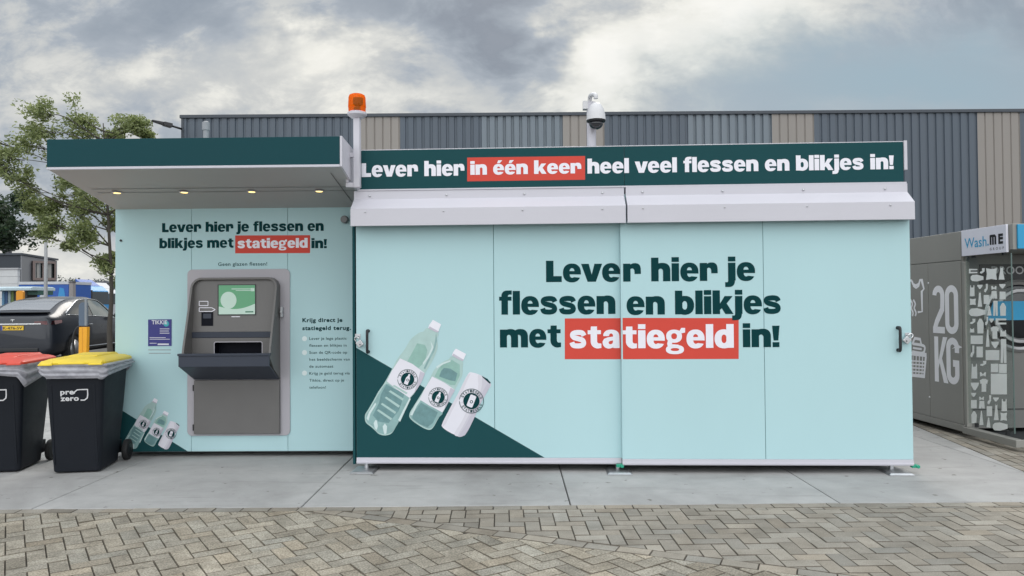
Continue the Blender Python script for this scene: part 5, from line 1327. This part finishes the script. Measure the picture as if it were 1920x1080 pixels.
# ------------------------------------------------------------------ far left street: house, shed, trucks, hall
HB = mat('house_black_brick', (.035, .043, .055), .7, bump=.3, bscale=40); HGY = mat('house_grey_cladding', (.19, .195, .21), .6, var=.05, stretch=(4, 4, .3)); HWD = mat('window_wood', (.20, .15, .14), .6)
HWN = mat('house_glass', (.05, .06, .06), .1, coat=.5)
hy = 70.0
hc = PY(41, 478, hy); hl = PY(-60, 478, hy); hr_ = PY(107, 486, hy + 9)
hs = thing('house', 'dark two storey house with a flat roof and wood framed corner window', 'house', (hc.x, hy, 0))
H = hc.z
dx, dy = hr_.x - hc.x, 9.0
m = MB(); m.hexa([(hl.x - hc.x, 0, 0), (-.02, 0, 0), (dx - .3, dy, 0), (hl.x - hc.x, dy, 0)], [(hl.x - hc.x, 0, H), (-.02, 0, H), (dx - .3, dy, H), (hl.x - hc.x, dy, H)]); m.build('wall', HB, hs)
m = MB(); m.hexa([(-.1, -.02, 0), (.0, -.02, 0), (dx, dy, 0), (dx - .2, dy, 0)], [(-.1, -.02, H - .05), (.0, -.02, H - .05), (dx, dy, H - .05), (dx - .2, dy, H - .05)]); m.build('side_wall', HGY, hs)
m = MB(); m.hexa([(hl.x - hc.x, -.15, H), (.1, -.15, H), (dx + .1, dy + .1, H), (hl.x - hc.x, dy + .1, H)], [(hl.x - hc.x, -.15, H + .18), (.1, -.15, H + .18), (dx + .1, dy + .1, H + .18), (hl.x - hc.x, dy + .1, H + .18)]); rf = m.build('roof', mat('roof_edge_dark', (.045, .055, .07)), hs)
chx = PY(15, 478, hy + 2).x - hc.x; ztc = PY(15, 471, hy + 2).z
m = MB(); m.box(chx - .25, chx + .25, 1.7, 2.2, H + .181, ztc + .3); m.tube([(chx, 2, ztc + .3), (chx, 2, ztc + .75)], .07, 8); m.build('chimney', mat('chimney_dark', (.07, .07, .08), .7), rf)
def sw(px, py, out):                                    # point on the grey side wall
    d = ray(px, py); nx_, ny_ = dy, -dx; l = math.hypot(nx_, ny_); nx_, ny_ = nx_ / l, ny_ / l
    t_ = (nx_ * (hc.x + nx_ * out) + ny_ * (hy + ny_ * out)) / (nx_ * d.x + ny_ * d.y); p = EYE + d * t_; return Vector((p.x - hc.x, p.y - hy, p.z))
W0, W1, W2, W3 = [(62, 525), (103, 525), (103, 491), (62, 489)], 0, 0, 0
fo = [sw(*p, .35) for p in W0]; fi = [sw(*p, 0) for p in W0]
nv = Vector((dy, -dx, 0)).normalized()
m = MB(); base = [sw(61.5, 525.5, 0), sw(103.5, 525.5, 0), sw(103.5, 490.5, 0), sw(61.5, 488.5, 0)]
base = [sw(61.5, 525.5, 0), sw(105, 525.5, 0), sw(105, 490.5, 0), sw(61.5, 488.5, 0)]
out4 = [sw(61.5, 525.5, .18), sw(105, 525.5, .18), sw(105, 490.5, .18), sw(61.5, 488.5, .18)]
inn4 = [sw(66.5, 521, .18), sw(102, 521, .18), sw(102, 494.5, .18), sw(66.5, 493, .18)]; deep = [sw(66.5, 521, .04), sw(102, 521, .04), sw(102, 494.5, .04), sw(66.5, 493, .04)]
m.add(base + out4 + inn4 + deep, [(i, (i + 1) % 4, 4 + (i + 1) % 4, 4 + i) for i in range(4)] + [(4 + i, 4 + (i + 1) % 4, 8 + (i + 1) % 4, 8 + i) for i in range(4)] + [(8 + i, 8 + (i + 1) % 4, 12 + (i + 1) % 4, 12 + i) for i in range(4)])
wf = m.build('window_frame', HWD, hs)
m = MB(); m.add(deep, [(0, 1, 2, 3)]); m.build('pane', HWN, wf)
m = MB(); q = lambda x0, x1, o: [sw(x0, 521, o), sw(x1, 521, o), sw(x1, 494, o), sw(x0, 493.5, o)]
m.add(q(79.5, 87.5, .12), [(0, 1, 2, 3)]); m.build('mullion', HWD, wf)
m = MB(); m.add(q(69, 74, .07), [(0, 1, 2, 3)]); m.add(q(90, 96, .07), [(0, 1, 2, 3)]); m.build('curtain', mat('curtain', (.3, .3, .29), .8), wf)
# white wall
a, b = PY(-80, 503, 50), PY(33, 505, 50)
gw = thing('white_wall', 'white panelled shed wall in front of the dark house', 'wall', (b.x, 50, 0))
m = MB(); H2 = b.z
for k in range(8): m.box(a.x - b.x, 0, 0, .25, H2 * k / 8 + .01, H2 * (k + 1) / 8)
m.build('wall_panels', mat('shed_white', (.55, .56, .57), .6), gw, bevel=.012)
m = MB(); m.box(a.x - b.x, .06, -.06, .31, H2 + .001, H2 + .1); m.build('roof_edge', mat('shed_edge', (.4, .4, .42), .6), gw)
# trucks
TB = mat('truck_blue', (.015, .09, .38), .4, var=.1, scale=.8); TB2 = mat('truck_sky_blue', (.03, .25, .55), .35); TW = mat('truck_white', (.5, .52, .55), .5)
ty = 46
a, b = PY(35, 529, ty), PY(128, 529, ty); zb_ = PY(60, 590, ty).z
tk = thing('truck_trailer', 'long blue truck trailer with a white top edge and white lettering', 'truck', (a.x, ty, 0))
m = MB(); LN = b.x - a.x; m.box(0, LN, 0, 2.5, .9, a.z - .15); bx_ = m.build('trailer_box', TB, tk, bevel=.02)
m = MB(); m.box(0, LN + .02, -.03, 2.53, a.z - .149, a.z + .02); m.build('roof_rail', TW, tk)
m = MB(); p0, p1 = PY(46, 560, ty), PY(84, 560, ty); light_text(m, 'VOLA', p0.x - a.x, p1.x - a.x, PY(46, 560, ty).z, .42, lambda x, z, l: (x, -.012, z), .04, 1, .3); m.build('lettering', TW, bx_)
m = MB(); q = [PY(107, 566, ty), PY(124, 566, ty), PY(120, 541, ty), PY(112, 539, ty)]; m.flat([[(p.x - a.x, p.z) for p in q]], lambda x, z: (x, -.01, z)); m.build('side_emblem', TB2, bx_)
for xw in (.8, 1.9, LN - 1.2):
    m = MB(); m.lathe([(.3, 0), (.48, .02), (.5, .08), (.5, .22), (.48, .28)], (xw, .02, .5), 20, 'y'); m.build('wheel', TYRE, tk, smooth=True, angle=40)
m = MB(); m.box(.1, LN - .1, .3, 2.2, .7, .899); m.build('chassis', BLACK, tk)
# cab lorry facing right
ty2 = 52
a, b = PY(138, 530, ty2), PY(172, 534, ty2)
def lorry(label, xa, xb, zt, Y, c1_, c2_):
    t = thing('lorry', label, 'truck', (xa, Y, 0), 0, 'lorries parked far behind the car')
    ln = xb - xa
    m = MB(); m.prism([(0, .6), (ln, .6), (ln, 1.5), (ln - .12, zt - .35), (ln - .5, zt), (.0, zt + .1)], 0, 2.4, lambda p, q, y: (p, y, q)); cab = m.build('cab', c1_, t, bevel=.06)
    m = MB(); m.add([(ln * .45, -.012, 1.55), (ln * .86, -.012, 1.55), (ln * .83, -.012, zt - .45), (ln * .45, -.012, zt - .35)], [(0, 1, 2, 3)]); m.build('side_window', CGL, cab)
    m = MB(); m.add([(ln + .012, .1, 1.55), (ln + .012, 2.3, 1.55), (ln - .09, 2.3, zt - .4), (ln - .09, .1, zt - .4)], [(0, 1, 2, 3)]); m.build('windscreen', CGL, cab)
    m = MB(); m.prism([(.0, zt + .1), (ln - .6, zt + .02), (.0, zt + .5)], .2, 2.2, lambda p, q, y: (p, y, q)); m.build('wind_deflector', c2_, t, bevel=.03)
    m = MB(); m.box(ln + .02, ln + .1, -.25, -.05, 1.7, zt - .3); m.build('mirror', BLACK, t, bevel=.02)
    for xw in (.5, ln - .75):
        m = MB(); m.lathe([(.3, 0), (.48, .02), (.5, .08), (.5, .22), (.48, .28)], (xw, -.02, .5), 20, 'y'); m.build('wheel', TYRE, t, smooth=True, angle=40)
    return t
lorry('blue lorry cab parked at the right end of the blue trailer', a.x, b.x, PY(160, 536, ty2).z, ty2, TB2, TB)
a, b = PY(170, 538, 58), PY(196, 540, 58)
lorry('white lorry cab behind the blue lorry, beside the tree trunk', a.x, b.x, PY(180, 541, 58).z, 58, TW, TW)
m = MB(); q = PY(133, 530, 44)
sgp = thing('grey_pillar', 'grey sign pillar between the blue trailer and the blue lorry', 'pillar', (q.x, 44, 0)); m.hexa([(-.17, 0, 0), (.17, 0, 0), (.17, .3, 0), (-.17, .3, 0)], [(-.11, 0, q.z), (.11, 0, q.z), (.11, .3, q.z), (-.11, .3, q.z)]); m.build('column', mat('pillar_grey', (.26, .24, .24), .6), sgp, bevel=.02)
m = MB(); m.box(-.13, .13, -.02, .32, q.z + .001, q.z + .06); m.build('cap', mat('pillar_cap', (.12, .11, .12), .6), sgp)
# stall with rounded awning
sy = 33
a, b = PY(-40, 538, sy), PY(64, 538, sy)
stl = thing('fuel_stall', 'service stall with a pale rounded awning and coloured boards behind the dark car', 'stall', (a.x, sy, 0))
ln = b.x - a.x
m = MB(); zt = a.z; m.prism([(0, zt - .18), (0, zt - .05), (.15, zt), (1.6, zt), (1.75, zt - .05), (1.75, zt - .18)], 0, ln, lambda p, q, x: (x, p - .2, q)); m.build('awning', mat('awning_pale', (.50, .62, .68), .5), stl, bevel=.03)
m = MB(); m.box(ln * .60, ln - .02, .3, 1.4, zt - .36, zt - .185); m.build('sign_panel', mat('stall_green', (.03, .10, .08), .5), stl)
cols_ = [(.10, .25, .42), (.03, .09, .22), (.33, .42, .45), (.15, .22, .06), (.035, .04, .035)]
for k, c3 in enumerate(cols_):
    x0, x1 = ln * (.36 + .05 * k), ln * (.36 + .05 * (k + 1))
    if k == 4: x1 = ln * .80
    m = MB(); m.box(x0 + .01, x1, .2 + .02 * k, 1.0, 0, zt - .19); m.build('board', mat('stall_board_%d' % k, c3, .5, var=.2, scale=2), stl)
q = PY(38.5, 545, 24)
ylp = thing('orange_marker', 'orange rounded marker post head behind the dark car at left', 'marker', (q.x, 24, 0))
m = MB(); m.prism(rrect(-.11, .11, q.z - .34, q.z, .06), -.05, .05, lambda p, q_, y: (p, y, q_)); m.build('marker_head', mat('marker_orange', (.75, .30, .015), .4), ylp, bevel=.01)
m = MB(); m.tube([(0, 0, 0), (0, 0, q.z - .341)], .04, 10); m.build('post', BLACK, ylp, smooth=True)
# low hall far away
a, b = PY(100, 528, 110), PY(330, 526, 110)
hl_ = thing('hall', 'low grey hall far away beyond the lorries', 'building', (a.x, 110, 0))
m = MB(); m.box(0, b.x - a.x, 0, 12, 0, a.z - .3); m.build('wall', mat('hall_grey', (.16, .17, .19), .6), hl_)
m = MB(); m.box(-.2, b.x - a.x + .2, -.3, 12.3, a.z - .299, a.z); m.build('roof', mat('hall_roof', (.10, .11, .125), .6), hl_)
m = MB(); m.box(4.5, b.x - a.x - .1, -.3, -.01, 0, a.z - 1.5); m.build('pale_band', mat('hall_pale', (.36, .35, .36), .6), hl_)

# ------------------------------------------------------------------ trees
BARK = mat('bark', (.055, .048, .04), .9, bump=.6, bscale=40, var=.15)
def leaf_mat(name, a, b):
    m = bpy.data.materials.new(name); m.use_nodes = True; t = NT(m.node_tree); t.n.clear()
    at = t.new('ShaderNodeAttribute', attribute_name='tone')
    c = t.mix(at.outputs['Fac'], a, b)
    d = t.new('ShaderNodeBsdfDiffuse'); t.l.new(c, d.inputs[0]); tr = t.new('ShaderNodeBsdfTranslucent'); t.l.new(c, tr.inputs[0])
    g = t.new('ShaderNodeBsdfGlossy'); g.inputs['Roughness'].default_value = .45
    m1 = t.new('ShaderNodeMixShader'); m1.inputs[0].default_value = .5; t.l.new(d.outputs[0], m1.inputs[1]); t.l.new(tr.outputs[0], m1.inputs[2])
    m2 = t.new('ShaderNodeMixShader'); m2.inputs[0].default_value = .05; t.l.new(m1.outputs[0], m2.inputs[1]); t.l.new(g.outputs[0], m2.inputs[2])
    o = t.new('ShaderNodeOutputMaterial'); t.l.new(m2.outputs[0], o.inputs[0]); return m
LEAF = leaf_mat('leaves_olive', (.11, .15, .05), (.38, .43, .18)); LEAF2 = leaf_mat('leaves_dark', (.018, .042, .024), (.065, .10, .045)); LEAF3 = leaf_mat('leaves_far', (.05, .065, .06), (.10, .12, .11))
def leaves(mb, c, r, n, size, rnd, flat=.75):
    for _ in range(n):
        d = Vector((rnd.gauss(0, 1), rnd.gauss(0, 1), rnd.gauss(0, 1))).normalized() * (r * rnd.random() ** .45); d.z *= flat
        p = c + d; ax = Vector((rnd.gauss(0, 1), rnd.gauss(0, 1), rnd.gauss(0, .7))).normalized(); bx = ax.orthogonal().normalized()
        bx = Matrix.Rotation(rnd.random() * 6.28, 3, ax) @ bx
        s = size * rnd.uniform(.6, 1.3); tone = min(1, max(0, rnd.gauss(.45, .25))); mb.curcol = (tone, tone, tone)
        mb.add([p - ax * s, p - bx * s * .42 + ax * s * .1, p + ax * s, p + bx * s * .42 - ax * s * .05], [(0, 1, 2, 3)])
def tree(name, label, base, clusters, Y, leafm, size, per, trunk_r, fork_z, seed, depth=1.0, group=None, sub=5):
    rnd = random.Random(seed); t = thing(name, label, 'tree', base, 0, group); b0 = Vector(base)
    tk_ = MB(); cr = MB()
    top = Vector((0, 0, fork_z))
    pts = [(PY(px, py, Y) - b0 + Vector((0, rnd.uniform(-depth, depth), 0)), rp * Y / F) for px, py, rp in clusters]
    hi = max(p.z for p, _ in pts)
    lead = [Vector((0, 0, 0)), Vector((rnd.uniform(-.05, .05), 0, fork_z * .5)), top, Vector((-.1, 0, fork_z + (hi - fork_z) * .5)), Vector((-.25, .1, hi * .97))]
    tk_.tube(spline([tuple(q) for q in lead], 4), [trunk_r * (1 - .85 * k / 16) for k in range(17)], 9)
    L_ = spline([tuple(q) for q in lead], 6)
    for c, r in pts:
        # start lower on the leader than the cluster, never below the fork
        s = min(L_, key=lambda q: abs(q[2] - max(fork_z * .8, c.z - .5 * math.hypot(c.x - q[0], c.y - q[1])))); s = Vector(s)
        mdl = s.lerp(c, .5) + Vector((rnd.uniform(-.2, .2), rnd.uniform(-.2, .2), .2 * (c - s).length * rnd.uniform(-.6, 1)))
        path = spline([tuple(s), tuple(mdl), tuple(c)], 4); tk_.tube(path, [trunk_r * .26 * (1 - .8 * k / 8) for k in range(9)], 6)
        for _ in range(sub):
            d = Vector((rnd.gauss(0, 1), rnd.gauss(0, 1), rnd.gauss(.1, .8))).normalized() * r * rnd.uniform(.45, 1.0)
            e = c + d; tk_.tube([tuple(mdl.lerp(c, rnd.uniform(.5, 1))), tuple(c + d * .55 + Vector((0, 0, -.05 * r))), tuple(e)], [trunk_r * .10, trunk_r * .07, trunk_r * .035], 5, cap=False)
            leaves(cr, e, r * rnd.uniform(.35, .75), int(per * rnd.uniform(.5, 1.3)), size, rnd)
            leaves(cr, c + d * .55, r * .5, int(per * .5), size, rnd)
    tk_.build('trunk', BARK, t, smooth=True); cr.build('crown', leafm, t, colattr='tone', fixn=False); return t
cl = [(110, 225, 38), (140, 215, 34), (88, 250, 36), (50, 268, 34), (150, 248, 36), (20, 300, 36), (60, 310, 36), (95, 290, 30), (35, 330, 30), (75, 350, 30), (215, 215, 22), (230, 240, 26), (190, 245, 24),
      (252, 234, 20), (262, 250, 18), (5, 268, 20), (110, 330, 30), (130, 370, 34), (155, 395, 34), (95, 380, 30), (70, 405, 28), (180, 360, 28), (190, 410, 26), (165, 440, 24), (120, 425, 24), (195, 450, 26),
      (180, 480, 20), (200, 500, 22), (60, 440, 20), (95, 455, 16), (40, 385, 24), (195, 525, 16), (240, 300, 30), (280, 330, 30), (260, 380, 30), (160, 320, 30), (205, 300, 30)]
tb = PY(209, 600, 16.5)
tree('street_tree', 'slender street tree with an open olive green crown left of the return kiosk', (tb.x, 16.5, 0), cl, 16.5, LEAF, .046, 56, .07, 1.9, 3, .9, sub=9)
cl2 = [(-30, 400, 46), (10, 395, 40), (25, 420, 34), (0, 430, 40), (38, 440, 26), (-20, 440, 44), (12, 372, 26), (-40, 360, 40), (5, 455, 24)]
t2 = PY(-30, 600, 30)
tree('leafy_tree', 'dense dark green tree cut off by the left edge of the photo', (t2.x, 30, 0), cl2, 30, LEAF2, .11, 90, .16, 2.5, 9, 1.2)
fm = MB(); rnd = random.Random(4)
for k in range(70):
    px_ = rnd.uniform(60, 420); yy = rnd.uniform(150, 190); top = PY(px_, rnd.uniform(518, 530) - (5 if px_ < 130 else 0), yy)
    rr = rnd.uniform(1.6, 2.8)
    leaves(fm, Vector((top.x, yy, top.z - rr)), rr, 110, .3, rnd, 1.1); leaves(fm, Vector((top.x, yy, (top.z - rr) * .5)), rr * 1.2, 60, .4, rnd, 1.2)
tag(fm.build('distant_treeline', LEAF3, colattr='tone', fixn=False), 'hazy line of bare and leafy trees along the horizon', 'trees', kind='stuff')

for o in list(S.objects):
    if o.type == 'MESH' and o.data.users == 1: o.data.name = o.name
